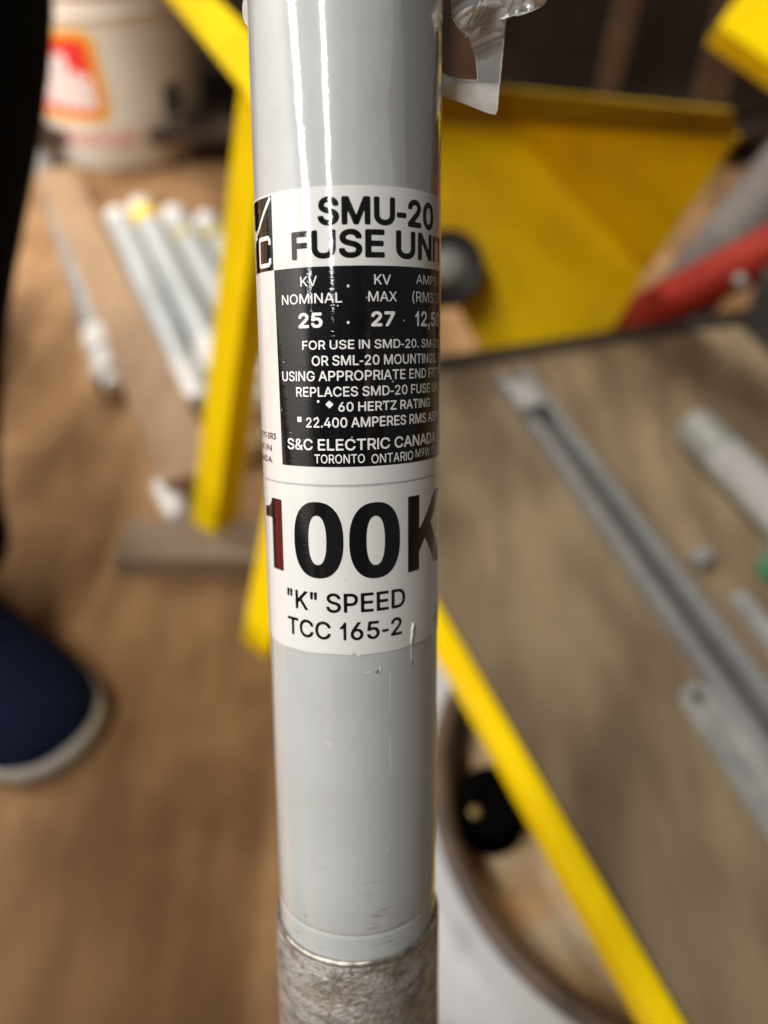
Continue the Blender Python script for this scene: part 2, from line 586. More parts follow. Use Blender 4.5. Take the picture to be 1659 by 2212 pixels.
# ------------------------------------------------------------------ unseen photographer, added and posed to shade the floor and the deck
def photographer():
    V = Vector
    mj = mat("dark_work_cloth", (0.020, 0.016, 0.015), 0.9, col2=(0.03, 0.024, 0.022), scale=50)
    mr_ = mat("grey_work_trousers", (0.030, 0.028, 0.030), 0.9, col2=(0.022, 0.020, 0.022), scale=50)
    ms = mat("photographer_skin", (0.48, 0.27, 0.18), 0.5, col2=(0.42, 0.22, 0.15), scale=40)
    pts = {'pel': (V((0.10, -0.72, 0.42)), .16), 'bel': (V((0.06, -0.64, 0.62)), .17), 'che': (V((0.06, -0.50, 0.86)), .18), 'nek': (V((0.12, -0.42, 0.98)), .065),
           'hd': (V((0.13, -0.36, 1.06)), .085), 'hd2': (V((0.14, -0.32, 1.14)), .085),
           'hl': (V((-0.02, -0.68, .38)), .13), 'kl': (V((-0.335, 0.06, .44)), .105), 'al': (V((-0.30, -0.16, .09)), .06), 'fl': (V((-0.31, -0.02, .05)), .05),
           'hr': (V((0.22, -0.68, .38)), .13), 'kr': (V((0.44, -0.22, .44)), .095), 'ar': (V((0.36, -0.44, .09)), .06), 'fr': (V((0.40, -0.28, .05)), .05),
           'shr': (V((0.30, -0.50, .90)), .07), 'er': (V((0.36, -0.30, .70)), .052), 'wr': (V((0.16, -0.12, .64)), .035), 'ha': (V((0.09, -0.07, .63)), .03),
           'shl': (V((-0.14, -0.46, .92)), .08), 'el': (V((-0.30, -0.22, .66)), .058), 'wl': (V((-0.14, -0.12, .46)), .04), 'hal': (V((-0.06, -0.10, .43)), .03)}
    ed = [('pel', 'bel'), ('bel', 'che'), ('che', 'nek'), ('nek', 'hd'), ('hd', 'hd2'), ('pel', 'hl'), ('hl', 'kl'), ('kl', 'al'), ('al', 'fl'), ('pel', 'hr'), ('hr', 'kr'), ('kr', 'ar'), ('ar', 'fr'),
          ('che', 'shr'), ('shr', 'er'), ('er', 'wr'), ('wr', 'ha'), ('che', 'shl'), ('shl', 'el'), ('el', 'wl'), ('wl', 'hal')]
    keys = list(pts)
    me = bpy.data.meshes.new("person")
    me.from_pydata([pts[k][0] for k in keys], [(keys.index(a), keys.index(b)) for a, b in ed], [])
    t = bpy.data.objects.new("tmp_body", me)
    COL.objects.link(t)
    t.modifiers.new("s", 'SKIN')
    sub = t.modifiers.new("u", 'SUBSURF'); sub.levels = 2; sub.render_levels = 2
    for i, k in enumerate(keys):
        sv = me.skin_vertices[0].data[i]
        sv.radius = (pts[k][1], pts[k][1]); sv.use_root = (k == 'pel')
    bpy.context.view_layer.update()
    body = bpy.data.meshes.new_from_object(t.evaluated_get(bpy.context.evaluated_depsgraph_get()))
    bpy.data.objects.remove(t)
    body.materials.clear(); body.materials.append(mj); body.materials.append(ms); body.materials.append(mr_)
    for po in body.polygons:
        c = po.center
        po.material_index = 1 if c.z > 1.0 or (c.y > -0.16 and c.z > .40 and abs(c.x) < .18) else (2 if c.z < .56 and (c.y > -.62 or c.z < .3) and not (c.z > .40 and -.2 < c.x < .0 and c.y > -.3) else 0)
    tag(obj("person", body, None), "unseen person in dark grey work clothes crouching behind the camera, added to shade floor and deck", "person")


photographer()
bx = tag(empty("blocker_bench", (-0.77, 0.075, 0)), "unseen low wooden bench left of the navy shoe, added to shade the floor", "bench")  # added blocker: keeps the far lamp row off the middle of the floor
bm = bmesh.new()
add_box(bm, Vector((-0.77, 0.075, .47)), Vector((.13, 0, 0)), Vector((0, .325, 0)), Vector((0, 0, .03)), .004)
obj("seat", bm, M_LUMBER, bx, smooth=False)
for x in (-.87, -.67):
    for y in (-.21, .36):
        bm = bmesh.new()
        add_box(bm, Vector((x, y, .2195)), Vector((.022, 0, 0)), Vector((0, .022, 0)), Vector((0, 0, .219)), .003)
        obj("leg", bm, M_LUMBER, bx, smooth=False)
bm = bmesh.new()
add_box(bm, Vector((-1.27, 0.42, .012)), Vector((.34, 0, 0)), Vector((0, .50, 0)), Vector((0, 0, .0115)), .004)  # unseen, added only for its red reflection in the tube
tag(obj("reflection_mat", bm, mat("reflection_red", (0.62, 0.022, 0.012), 0.8, col2=(0.54, 0.018, 0.010), scale=30), smooth=False), "unseen red mat on the floor far left, added for the red strip mirrored in the tube", "mat")

# ================================================================== LEFT: pail
def pail():
    c = Vector((-0.51, 1.655, 0))
    root = tag(empty("plastic_pail", c), "cream plastic pail with a red and orange label on the floor behind the person", "pail")
    Z = Vector((0, 0, 1))
    rr = lambda z: 0.150 + 0.018 * z / 0.37
    bm = bmesh.new()
    pr = [(0.135, 0.0), (0.146, 0.003), (rr(.01), .010), (rr(.10), .10), (rr(.252), .252),
          (rr(.255) + .006, .257), (rr(.262) + .007, .263), (rr(.268), .268), (rr(.285), .285), (rr(.288) + .007, .290), (rr(.297) + .008, .298), (rr(.30), .303), (rr(.32), .32), (rr(.33), .345)]
    add_lathe(bm, pr, c, Z, 72, cap0=True)
    sharp(obj("body", bm, M_PAIL, root))
    bm = bmesh.new()
    add_lathe(bm, [(rr(.33) + .002, .338), (rr(.34) + .010, .340), (rr(.34) + .011, .366), (rr(.34) + .006, .370), (rr(.34) - .004, .370), (rr(.34) - .008, .362), (0.02, .362)], c, Z, 72, cap1=True)
    sharp(obj("lid", bm, M_PAIL, root))

    def patch(a0, a1, z0, z1, lift, rad=0.0, n=18):
        bm = bmesh.new()
        # rounded outline in (angle, z)
        pts = []
        A = (a1 - a0) * 0.16; Hh = z1 - z0
        corners = [(1, 1, 0), (0, 1, 1), (0, 0, 2), (1, 0, 3)]
        rz = min(rad, Hh / 2 - 1e-4); ra = rz / 0.16
        for sx, sz, q in corners:
            cx = (a1 - ra) if sx else (a0 + ra); cz = (z1 - rz) if sz else (z0 + rz)
            for k in range(6):
                t = (q + k / 5) * math.pi / 2
                pts.append((cx + ra * math.cos(t), cz + rz * math.sin(t)))
        # fan of strips, cut fine in angle so that it follows the wall
        xs = np.linspace(a0, a1, n + 1)

        def zr(a):
            lo = hi = None
            m_ = len(pts)
            for i in range(m_):
                (x0, y0), (x1, y1) = pts[i], pts[(i + 1) % m_]
                if abs(x1 - x0) < 1e-9: 
                    ys = (y0, y1) if abs(a - x0) < 1e-7 else ()
                elif min(x0, x1) - 1e-9 <= a <= max(x0, x1) + 1e-9:
                    ys = (y0 + (y1 - y0) * (a - x0) / (x1 - x0),)
                else: ys = ()
                for y in ys:
                    lo = y if lo is None else min(lo, y); hi = y if hi is None else max(hi, y)
            return lo, hi
        prev = None
        for a in xs:
            lo, hi = zr(a)
            P = lambda z: c + Vector((math.sin(a) * (rr(z) + lift), -math.cos(a) * (rr(z) + lift), z))
            cur = (bm.verts.new(P(lo)), bm.verts.new(P(hi)))
            if prev: bm.faces.new((prev[0], cur[0], cur[1], prev[1]))
            prev = cur
        return bm
    m_or = mat("orange_print", (0.95, 0.36, 0.010), 0.45, col2=(0.9, 0.33, 0.012), scale=20)
    m_ye = mat("yellow_print", (0.90, 0.72, 0.22), 0.45, col2=(0.88, 0.70, 0.2), scale=20)
    m_re = mat("red_print", (0.82, 0.035, 0.035), 0.45, col2=(0.78, 0.03, 0.03), scale=20)
    m_wh = mat("white_print", (0.86, 0.82, 0.78), 0.45, col2=(0.82, 0.78, 0.74), scale=20)
    m_pk = mat("faded_red_print", (0.72, 0.28, 0.24), 0.5, col2=(0.74, 0.40, 0.34), scale=60)
    lb = obj("label", patch(-1.15, 0.14, 0.092, 0.243, 0.0012, 0.016), m_ye, root)
    obj("border", patch(-1.11, 0.11, 0.097, 0.237, 0.0020, 0.013), m_or, lb)
    obj("panel", patch(-1.04, 0.03, 0.107, 0.227, 0.0028, 0.009), m_re, lb)
    bm = bmesh.new()
    for a0, a1, z0, z1 in ((-0.98, -0.86, .118, .212), (-0.84, -0.72, .118, .212), (-0.70, -0.60, .118, .198), (-0.56, -0.46, .116, .208), (-0.44, -0.34, .116, .215),
                           (-0.32, -0.22, .114, .205), (-0.20, -0.11, .114, .178), (-0.09, 0.01, .114, .172)):
        b2 = patch(a0, a1, z0, z1, 0.0036, 0.003, 4)
        me = bpy.data.meshes.new("t"); b2.to_mesh(me); b2.free(); bm.from_mesh(me); bpy.data.meshes.remove(me)
    obj("lettering", bm, m_wh, lb)
    bm = bmesh.new()
    for i, a in enumerate(np.linspace(-1.0, 0.28, 12)):
        b2 = patch(a, a + 0.085, 0.052 if i % 3 else 0.049, 0.074 if i % 4 else 0.078, 0.0012, 0.002, 4)
        me = bpy.data.meshes.new("t"); b2.to_mesh(me); b2.free(); bm.from_mesh(me); bpy.data.meshes.remove(me)
    obj("faded_lettering", bm, m_pk, root)
    obj("dark_sticker", patch(0.78, 1.02, 0.088, 0.142, 0.0012, 0.004, 6), mat("dark_grey_print", (0.07, 0.065, 0.06), 0.5, col2=(0.09, 0.085, 0.08), scale=30), root)


pail()

# ================================================================== LEFT: lumber, bar, bundle of fuse tubes
bm = bmesh.new()
a0, a1 = at(98, 391, .04), at(266, 801, .04)
b0, b1 = at(160, 391, .04), at(352, 781, .04)
pa = (a0 + b0) / 2; pb = (a1 + b1) / 2
dd = (pb - pa).normalized()
pa = pa - dd * 0.06; pb = pb + dd * 0.22
box_between(bm, Vector((pa.x, pa.y, .0205)), Vector((pb.x, pb.y, .0205)), 0.062, 0.040, 0.002)
tag(obj("lumber_plank", bm, M_LUMBER, smooth=False), "tan wooden plank lying on the floor between the grey rod and the fuse tubes", "plank")

rt = tag(empty("clamp_rod", at(85, 420, 0)), "grey metal rod with a lumpy clamp end, lying left of the wooden plank", "rod")
p0, p1 = at(86, 330, .022), at(226, 770, .022)
bm = bmesh.new()
rod(bm, p0, p1, 0.018)
obj("shaft", bm, M_DULL, rt)
ax = (p1 - p0).normalized()
bm = bmesh.new()
add_lathe(bm, [(0.018, -.06), (0.021, -.055), (0.021, -.01), (0.016, -.004), (0.016, 0.02), (0.0205, 0.024), (0.0205, .05), (0.012, .056), (0.012, .075), (0.002, .078)], p1, ax, 20, cap0=True, cap1=True)
sharp(obj("clamp", bm, M_CAP, rt))
bm = bmesh.new()
add_lathe(bm, [(0.006, -.020), (0.009, -.018), (0.009, .018), (0.006, .020)], p1 + ax * 0.062, Vector((-ax.y, ax.x, 0)), 14, cap0=True, cap1=True)
obj("bolt", bm, M_BLACKM, rt)


def fuse_tube(p, q, label, band, group, r=0.0202, lo_cap=0.085, hi_cap=0.035, cat="fuse tube", mb=None, mc=None):
    mb = mb or M_FUSE
    mc = mc or M_CAP
    root = tag(empty("fuse_tube", p), label, cat, group)
    a = (q - p).normalized(); Lg = (q - p).length
    bm = bmesh.new()
    rod(bm, p + a * hi_cap, q - a * lo_cap, r, 32)
    obj("body", bm, mb, root)
    bm = bmesh.new()
    add_lathe(bm, [(r * .55, 0), (r * 1.0, .004), (r * 1.06, .008), (r * 1.06, hi_cap + .004), (r * .9, hi_cap + .006)], p, a, 32, cap0=True)
    sharp(obj("end_cap", bm, mc, root))
    bm = bmesh.new()
    add_lathe(bm, [(r * .55, 0), (r * 1.0, .004), (r * 1.06, .010), (r * 1.06, lo_cap - .012), (r * 1.14, lo_cap - .010), (r * 1.14, lo_cap + .002), (r * .9, lo_cap + .004)], q, -a, 32, cap0=True)
    sharp(obj("end_cap", bm, mc, root))
    if band:
        bm = bmesh.new()
        b0, bl, bmt = band
        add_lathe(bm, [(r * .9, 0), (r * 1.08, .0005), (r * 1.08, bl), (r * .9, bl + .0005)], p + a * (hi_cap + b0), a, 32)
        sharp(obj("yellow_band", bm, bmt, root))
    return root


zt = 0.0215
pA, qA = at(252, 468, zt), at(432, 885, zt)
ua = (qA - pA).normalized()
vp = Vector((-ua.y, ua.x, 0))
if vp.x < 0: vp.negate()
M_OLIVE = mat("dull_yellow_band", (0.50, 0.40, 0.06), 0.6, col2=(0.42, 0.34, 0.08), scale=40)
GR = "grey fuse tubes lying side by side on the floor"
fuse_tube(pA, qA, "grey fuse tube next to the wooden plank, without a yellow band", False, GR)
o1 = pA + vp * 0.0425 - ua * 0.022
fuse_tube(o1, o1 + ua * 0.53, "grey fuse tube with the brightest yellow band, second from the wooden plank", (.006, .036, M_YEL), GR, lo_cap=0.06)
o2 = pA + vp * 0.087 + ua * 0.030
fuse_tube(o2, o2 + ua * 0.53, "grey fuse tube with a narrow dull yellow band, third from the wooden plank", (.060, .018, M_OLIVE), GR, lo_cap=0.06)
o3 = pA + vp * 0.1315 + ua * 0.075
fuse_tube(o3, o3 + ua * 0.50, "grey fuse tube at the yellow upright, fourth from the wooden plank", (.030, .026, M_OLIVE), GR, lo_cap=0.06)
# short loose pieces
pc, qc = at(352, 1046, .014), at(390, 1120, .014)
bm = bmesh.new(); rod(bm, pc, qc, 0.0135)
tag(obj("pipe_piece", bm, M_CAP), "short white pipe piece on the floor left of the yellow upright's foot", "pipe piece")
pc, qc = at(548, 800, .018), at(556, 880, .018)
bm = bmesh.new(); rod(bm, pc, qc, 0.018)
tag(obj("metal_cap", bm, M_CAP), "white metal cap peeping out between the yellow upright and the label", "cap")
pc, qc = at(531, 925, .016), at(546, 985, .016)
bm = bmesh.new(); rod(bm, pc, qc, 0.0165)
tag(obj("brass_cap", bm, mat("tan_brass", (0.42, 0.33, 0.18), 0.4, 0.4, col2=(0.36, 0.27, 0.14), scale=60)), "tan brass cap on the floor just right of the yellow upright", "cap")

# ================================================================== LEFT: yellow stand
st = tag(empty("steel_stand", (-0.19, 0.57, 0)), "yellow angle iron stand with two sloping legs and a top rail, left of the tube", "stand")
f1 = at(440, 1140, 0.031); top1 = Vector((-0.092, 0.625, 0.415))
f2 = at(552, 1402, 0.0); top2 = Vector((-0.020, 0.44, 0.415))


def angle_iron(bm, p, q, w, side, th=0.0035):
    """L section: flange A spans 'side', flange B runs back from its far edge"""
    a = (q - p).normalized()
    s = (side - a * side.dot(a)).normalized()
    n_ = a.cross(s).normalized()
    if n_.y < 0: n_.negate()
    mid = (p + q) / 2; h = a * ((q - p).length / 2)
    add_box(bm, mid, s * (w / 2), n_ * (th / 2), h, 0.0008)
    add_box(bm, mid + s * (w / 2 - th / 2 + 0.0002) + n_ * (w / 2 + th * 0.45), s * (th / 2), n_ * (w / 2), h, 0.0008)


for a_, b_ in ((f1, top1), (f2, top2)):
    bm = bmesh.new()
    angle_iron(bm, a_, b_, 0.031, Vector((0.82, -0.57, 0)))
    obj("upright", bm, M_YEL, st, smooth=False)
rd = (top1 - top2).normalized()
bm = bmesh.new()
q_end = at_plane(404, 8, top1, Vector((0, 0, 1)))
rd2 = (Vector((q_end.x, q_end.y, 0)) - Vector((top1.x, top1.y, 0))).normalized()
angle_iron(bm, Vector((top1.x, top1.y, .425)) - rd2 * 0.24, Vector((top1.x, top1.y, .425)) + rd2 * 0.95, 0.040, Vector((rd2.y, -rd2.x, 0)))
obj("top_rail", bm, M_YEL, st, smooth=False)
# the block it stands on
bm = bmesh.new()
c0 = at(256, 1172, .030); c1 = at(640, 1178, .030)
mid = (c0 + c1) / 2
xx = (c1 - c0); xx.z = 0; hx = xx / 2; xx.normalize(); yy = Vector((-xx.y, xx.x, 0))
add_box(bm, Vector((mid.x, mid.y, .0152)) + yy * 0.006, hx, yy * 0.026, Vector((0, 0, .015)), 0.002)
tag(obj("wood_block", bm, mat("grey_worn_wood", (0.27, 0.19, 0.125), 0.7, col2=(0.20, 0.14, 0.09), scale=20), smooth=False), "flat worn wood block under the foot of the yellow upright", "block")

# ================================================================== RIGHT: cart with plywood deck
ZD = 0.15
ct = tag(empty("deck_cart", at(1250, 1000, 0)), "low cart with a brown plywood deck and a bright yellow steel edge rail", "cart")
cA = at(672, 836, ZD)
e_a, e_b = at(947, 1292, ZD), at(1490, 2212, ZD)
rail_d = (e_b - e_a).normalized()
corner = e_a + rail_d * ((cA - e_a).dot(rail_d))
far_d = (at(1659, 692, ZD) - at(960, 802, ZD)).normalized()
# far-left corner where the two edges meet
f0 = at(960, 802, ZD)
den = rail_d.x * far_d.y - rail_d.y * far_d.x
k = ((f0.x - e_a.x) * far_d.y - (f0.y - e_a.y) * far_d.x) / den
corner = e_a + rail_d * k
near_l = e_b + rail_d * 0.12
far_r = corner + far_d * 1.0
near_r = near_l + far_d * 1.0
bm = bmesh.new()
top = [bm.verts.new(v) for v in (corner, near_l, near_r, far_r)]
bot = [bm.verts.new(v - Vector((0, 0, .016))) for v in (corner, near_l, near_r, far_r)]
bm.faces.new(top); bm.faces.new(list(reversed(bot)))
for i in range(4):
    bm.faces.new((top[i], bot[i], bot[(i + 1) % 4], top[(i + 1) % 4]))
bmesh.ops.recalc_face_normals(bm, faces=bm.faces)
obj("deck", bm, M_PLY, ct, smooth=False)
out = Vector((rail_d.y, -rail_d.x, 0))
if out.dot(far_d) > 0: out.negate()
gap = 0.0025
bm = bmesh.new()
WT, HT = 0.0135, 0.026
rc = (corner + near_l) / 2 + out * (gap + WT / 2) + Vector((0, 0, 0.0015 - HT / 2))
add_box(bm, rc, out * (WT / 2), Vector((0, 0, HT / 2)), rail_d * ((near_l - corner).length / 2), 0.002)
sharp(obj("edge_rail", bm, M_YEL, ct))
fo = Vector((far_d.y, -far_d.x, 0))
if fo.y < 0: fo.negate()
bm = bmesh.new()
add_box(bm, (corner + far_r) / 2 + fo * 0.0125 + Vector((0, 0, -.006)), far_d * 0.5, fo * 0.010, Vector((0, 0, .009)), 0.0015)  # dark trim, widened to stand in for the shadow along the far edge
obj("back_shadow_trim", bm, mat("shadow_trim_black", (0.020, 0.017, 0.014), 0.5, col2=(0.03, 0.026, 0.02), scale=30), ct)
for q in (corner + rail_d * 0.05 + far_d * 0.05, near_l + far_d * 0.10, far_r - far_d * 0.08 + rail_d * 0.05, near_r - far_d * 0.08):
    bm = bmesh.new()
    add_box(bm, Vector((q.x, q.y, 0.067)), Vector((.014, 0, 0)), Vector((0, .014, 0)), Vector((0, 0, .0665)), 0.002)
    obj("leg", bm, M_BLACKM, ct, smooth=False)

ZT = ZD + 0.0004
# long channel
ch = tag(empty("steel_channel", at(1100, 800, ZD)), "long grey steel channel lying diagonally along the plywood deck", "channel")
l0, l1 = at(1056, 786, ZT + .008), at(1640, 1600, ZT + .008)
r0, r1 = at(1150, 826, ZT + .008), at(1640, 1490, ZT + .008)
p = (l0 + r0) / 2; q = (l1 + r1) / 2
dv = (q - p).normalized(); q = q + dv * 0.25
w0 = (r0 - l0); wl = abs((w0 - dv * w0.dot(dv)).length)
sd = Vector((dv.y, -dv.x, 0)).normalized()
CW = 0.034
bm = bmesh.new()
m_ = (p + q) / 2; hh = dv * ((q - p).length / 2)
add_box(bm, Vector((m_.x, m_.y, ZT + .0016)), sd * (CW / 2 - .0090), Vector((0, 0, .0012)), hh, 0.0004)  # web coloured dark to carry the shadow between the flanges
obj("web", bm, mat("shaded_web_steel", (0.085, 0.075, 0.068), 0.7, 0.2, col2=(0.06, 0.052, 0.048), scale=40), ch, smooth=False)
for s_ in (-1, 1):
    bm = bmesh.new()
    add_box(bm, Vector((m_.x, m_.y, ZT + .0075)) + sd * s_ * (CW / 2 - .0045), sd * .0043, Vector((0, 0, .0070)), hh, 0.0015)
    sharp(obj("flange", bm, M_STEEL, ch))
bm = bmesh.new()
add_box(bm, Vector((p.x, p.y, ZT + .019)) + dv * 0.05 + sd * 0.010, dv * .02, sd * .011, Vector((0, 0, .0045)), 0.002)
obj("end_clip", bm, M_DULL, ch)
# second thin bar
p = at(1592, 1287, ZT + .006); q = p + dv * 0.34
bm = bmesh.new()
box_between(bm, Vector((p.x, p.y, ZT + .006)), Vector((q.x, q.y, ZT + .006)), 0.012, 0.010, 0.001)
tag(obj("thin_bar", bm, M_DULL, smooth=False), "thin dull grey bar lying right beside the long steel channel", "bar")
p = at(1500, 1195, ZT + .006); q = at(1530, 1215, ZT + .006)
bm = bmesh.new()
box_between(bm, p, q, 0.016, 0.010, 0.002)
tag(obj("clip_bracket", bm, M_DULL, smooth=False), "small dark grey bracket against the right side of the long channel", "bracket")

# flat strap with a hole
p = at(1508, 1512, ZT + .003); q = at(1720, 1830, ZT + .003)
dv2 = (q - p); dv2.z = 0; dv2.normalize(); q = p + dv2 * 0.24
sd2 = Vector((dv2.y, -dv2.x, 0))
hw = 0.0115; hr = 0.0048
bm = bmesh.new()
outer = []; inner = []
n = 32
for i in range(n):
    t = 2 * math.pi * i / n
    c_, s_ = math.cos(t), math.sin(t)
    inner.append((hr * c_, hr * s_))
    if c_ < 0.0:
        outer.append((hw * c_, hw * s_))
    else:
        outer.append((0.02 * c_ / max(abs(c_), abs(s_)), hw * s_ / max(abs(c_), abs(s_), 1e-6) if abs(s_) > abs(c_) else hw * (1 if s_ > 0 else -1) * min(1, abs(s_ / c_))))
P3 = lambda a, z: p + dv2 * a[0] + sd2 * a[1] + Vector((0, 0, z))
ot = [bm.verts.new(P3(a, .0025)) for a in outer]; it = [bm.verts.new(P3(a, .0025)) for a in inner]
ob_ = [bm.verts.new(P3(a, -.0025)) for a in outer]; ib = [bm.verts.new(P3(a, -.0025)) for a in inner]
for i in range(n):
    j = (i + 1) % n
    bm.faces.new((ot[i], ot[j], it[j], it[i])); bm.faces.new((ob_[j], ob_[i], ib[i], ib[j]))
    bm.faces.new((it[i], it[j], ib[j], ib[i])); bm.faces.new((ot[j], ot[i], ob_[i], ob_[j]))
xe = [i for i in range(n) if outer[i][0] > 0.0199]
m2 = p + dv2 * (0.02 + 0.11)
add_box(bm, m2, dv2 * 0.11, sd2 * hw, Vector((0, 0, .00248)), 0)
bmesh.ops.recalc_face_normals(bm, faces=bm.faces)
tag(obj("flat_strap", bm, M_DULL, smooth=False), "flat grey steel strap with a round hole at its rounded end, on the deck", "strap")

# fuse tube on the deck; the dim light there is in its darker colours
p = at(1494, 915, ZD + .019); q = at(1700, 1125, ZD + .019)
d3 = (q - p); d3.z = 0; d3.normalize()
fz = fuse_tube(p, p + d3 * 0.42, "pale grey fuse tube lying on the plywood deck at the right edge", False, None, r=0.018, hi_cap=0.04,
               mb=mat("shaded_grey_tube", (0.27, 0.262, 0.245), 0.6, col2=(0.235, 0.225, 0.21), scale=25, spec=0.2), mc=mat("shaded_ferrule", (0.20, 0.19, 0.165), 0.55, 0.2, col2=(0.16, 0.165, 0.14), scale=60))
# green capped bottle at the right edge
bt = tag(empty("capped_bottle", at(1658, 1230, ZD)), "small grey bottle with a green base, standing on the deck at the right edge", "bottle")
cb = at(1668, 1240, ZD); cb.z = ZD + .0005
bm = bmesh.new()
add_lathe(bm, [(.010, 0), (.0125, .001), (.0125, .016), (.010, .017)], cb, Vector((0, 0, 1)), 24, cap0=True, cap1=True)
sharp(obj("base", bm, mat("green_plastic", (0.045, 0.16, 0.085), 0.4, col2=(0.04, 0.14, 0.07), scale=50), bt))
bm = bmesh.new()
add_lathe(bm, [(.0105, .0175), (.0115, .019), (.0115, .034), (.007, .040), (.007, .046)], cb, Vector((0, 0, 1)), 24, cap0=True, cap1=True)
sharp(obj("top", bm, M_STEEL, bt))

# ================================================================== RIGHT: yellow bin beyond the deck
bn = tag(empty("steel_bin", at(1150, 760, 0)), "yellow sheet steel bin with sloping front, standing behind the plywood deck", "bin")
uu = far_d.copy()
nn = Vector((uu.y, -uu.x, 0))
if nn.y > 0: nn.negate()
base_p = at(1062, 786, ZD) - nn * 0.055
base_p.z = ZD
nl = (nn * math.cos(math.radians(30)) + Vector((0, 0, 1)) * math.sin(math.radians(30))).normalized()
B = lambda u, v: at_plane(u, v, base_p, nl)


def sheet(pts, th, n_):
    bm = bmesh.new()
    f = [bm.verts.new(v) for v in pts]; b = [bm.verts.new(v - n_ * th) for v in pts]
    bm.faces.new(f); bm.faces.new(list(reversed(b)))
    for i in range(len(pts)):
        j = (i + 1) % len(pts)
        bm.faces.new((f[i], b[i], b[j], f[j]))
    bmesh.ops.recalc_face_normals(bm, faces=bm.faces)
    return bm


obj("front_panel", sheet([B(640, 250), B(1095, 267), B(1396, 590), B(1330, 700), B(1225, 790), B(1085, 830), B(1005, 690), B(800, 330)], .004, nl), M_YEL2, bn, smooth=False)
F0, F1 = B(1095, 267), B(1396, 590)
R0 = CAM + (at_plane(1592, 300, base_p, nl) - CAM) * 0.73
nd = (F1 - F0).cross(R0 - F0).normalized()
if nd.dot(FW) > 0: nd.negate()
obj("side_panel", sheet([F0 + nd * .0005, F1 + nd * .0005, R0], .004, nd), M_YEL2, bn, smooth=False)
# flange along the top; its shade is in the downward tilt and darker colour
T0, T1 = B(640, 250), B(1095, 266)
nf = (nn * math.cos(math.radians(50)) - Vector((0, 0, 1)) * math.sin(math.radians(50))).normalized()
obj("top_flange", sheet([T0 + Vector((0, 0, .0005)), T1 + Vector((0, 0, .0005)), R0 + Vector((0, 0, .0005)), at_plane(1585, 240, R0, nf), at_plane(1095, 192, T1, nf), at_plane(640, 168, T0, nf)], .004, nn), mat("shaded_yellow", (0.36, 0.235, 0.008), 0.7, col2=(0.25, 0.155, 0.010), scale=14, spec=0.1), bn, smooth=False)
# rust spots are in the panel's paint; wheel bolted on the front
wc = at_plane(962, 582, base_p + nl * 0.03, nl)
wh = obj("wheel", add_lathe(bmesh.new(), [(.010, -.014), (.032, -.014), (.037, -.010), (.0375, 0), (.037, .010), (.032, .014), (.023, .012), (.020, .005), (.010, .005)], wc, nl, 40, cap0=True, cap1=True), M_BLACKM, bn)
bm = bmesh.new()
add_lathe(bm, [(.019, .005), (.019, .011), (.013, .017), (.005, .018)], wc + UP * 0.002, nl, 28, cap0=True, cap1=True)
obj("hub", bm, M_DULL, wh)
# red pipe
p = CAM + ray(1235, 758) * 0.93; q = CAM + ray(1700, 522) * 0.80
bm = bmesh.new(); rod(bm, p - (q - p) * 0.25, q + (q - p) * 0.8, 0.0250, 32)
tag(obj("red_pipe", bm, M_RED), "red painted pipe slanting up behind the far edge of the plywood deck", "pipe")
p = CAM + ray(1450, 680) * 1.02; q = CAM + ray(1730, 335) * 1.02
bm = bmesh.new(); rod(bm, p - (q - p) * 0.2, q + (q - p) * 0.7, 0.042, 32)
tag(obj("grey_pipe", bm, mat("pale_grey_paint", (0.145, 0.125, 0.11), 0.7, spec=0.2, col2=(0.10, 0.085, 0.078), scale=20)), "thick pale grey pipe behind the red pipe at the right edge", "pipe")
p = CAM + ray(1590, 612) * 0.74
bm = bmesh.new(); rod(bm, p, CAM + ray(1606, 601) * 0.74, 0.006)
tag(obj("pipe_fitting", bm, M_DULL), "small grey metal fitting under the red pipe at the deck's far edge", "fitting")
bm = bmesh.new()
pc = CAM + ray(1700, 640) * 0.72
add_box(bm, Vector((pc.x + .095, pc.y + 0.05, .11)), Vector((.075, .02, 0)), Vector((-.012, .05, 0)), Vector((0, 0, .109)), 0.006)
tag(obj("black_case", bm, M_BLACKM), "black case standing beyond the deck below the red pipe at the right edge", "case")
# yellow post
pq = CAM + ray(1552, 54) * 0.95
bm = bmesh.new()
ex = (CAM + ray(1900, 300) * 0.95) - pq; ex.normalize()
ez = (CAM + ray(1572, -60) * 0.95) - pq; ez = (ez - ex * ez.dot(ex)).normalized()
ey = ez.cross(ex)
add_box(bm, pq + ex * 0.10 + ez * 0.25 - ey * 0.02 * (1 if ey.y < 0 else -1), ex * 0.10, ey * 0.02, ez * 0.25, 0.003)
tag(obj("yellow_post", bm, M_YEL, smooth=False), "thick yellow steel arm in the top right corner above the bin", "steel arm")

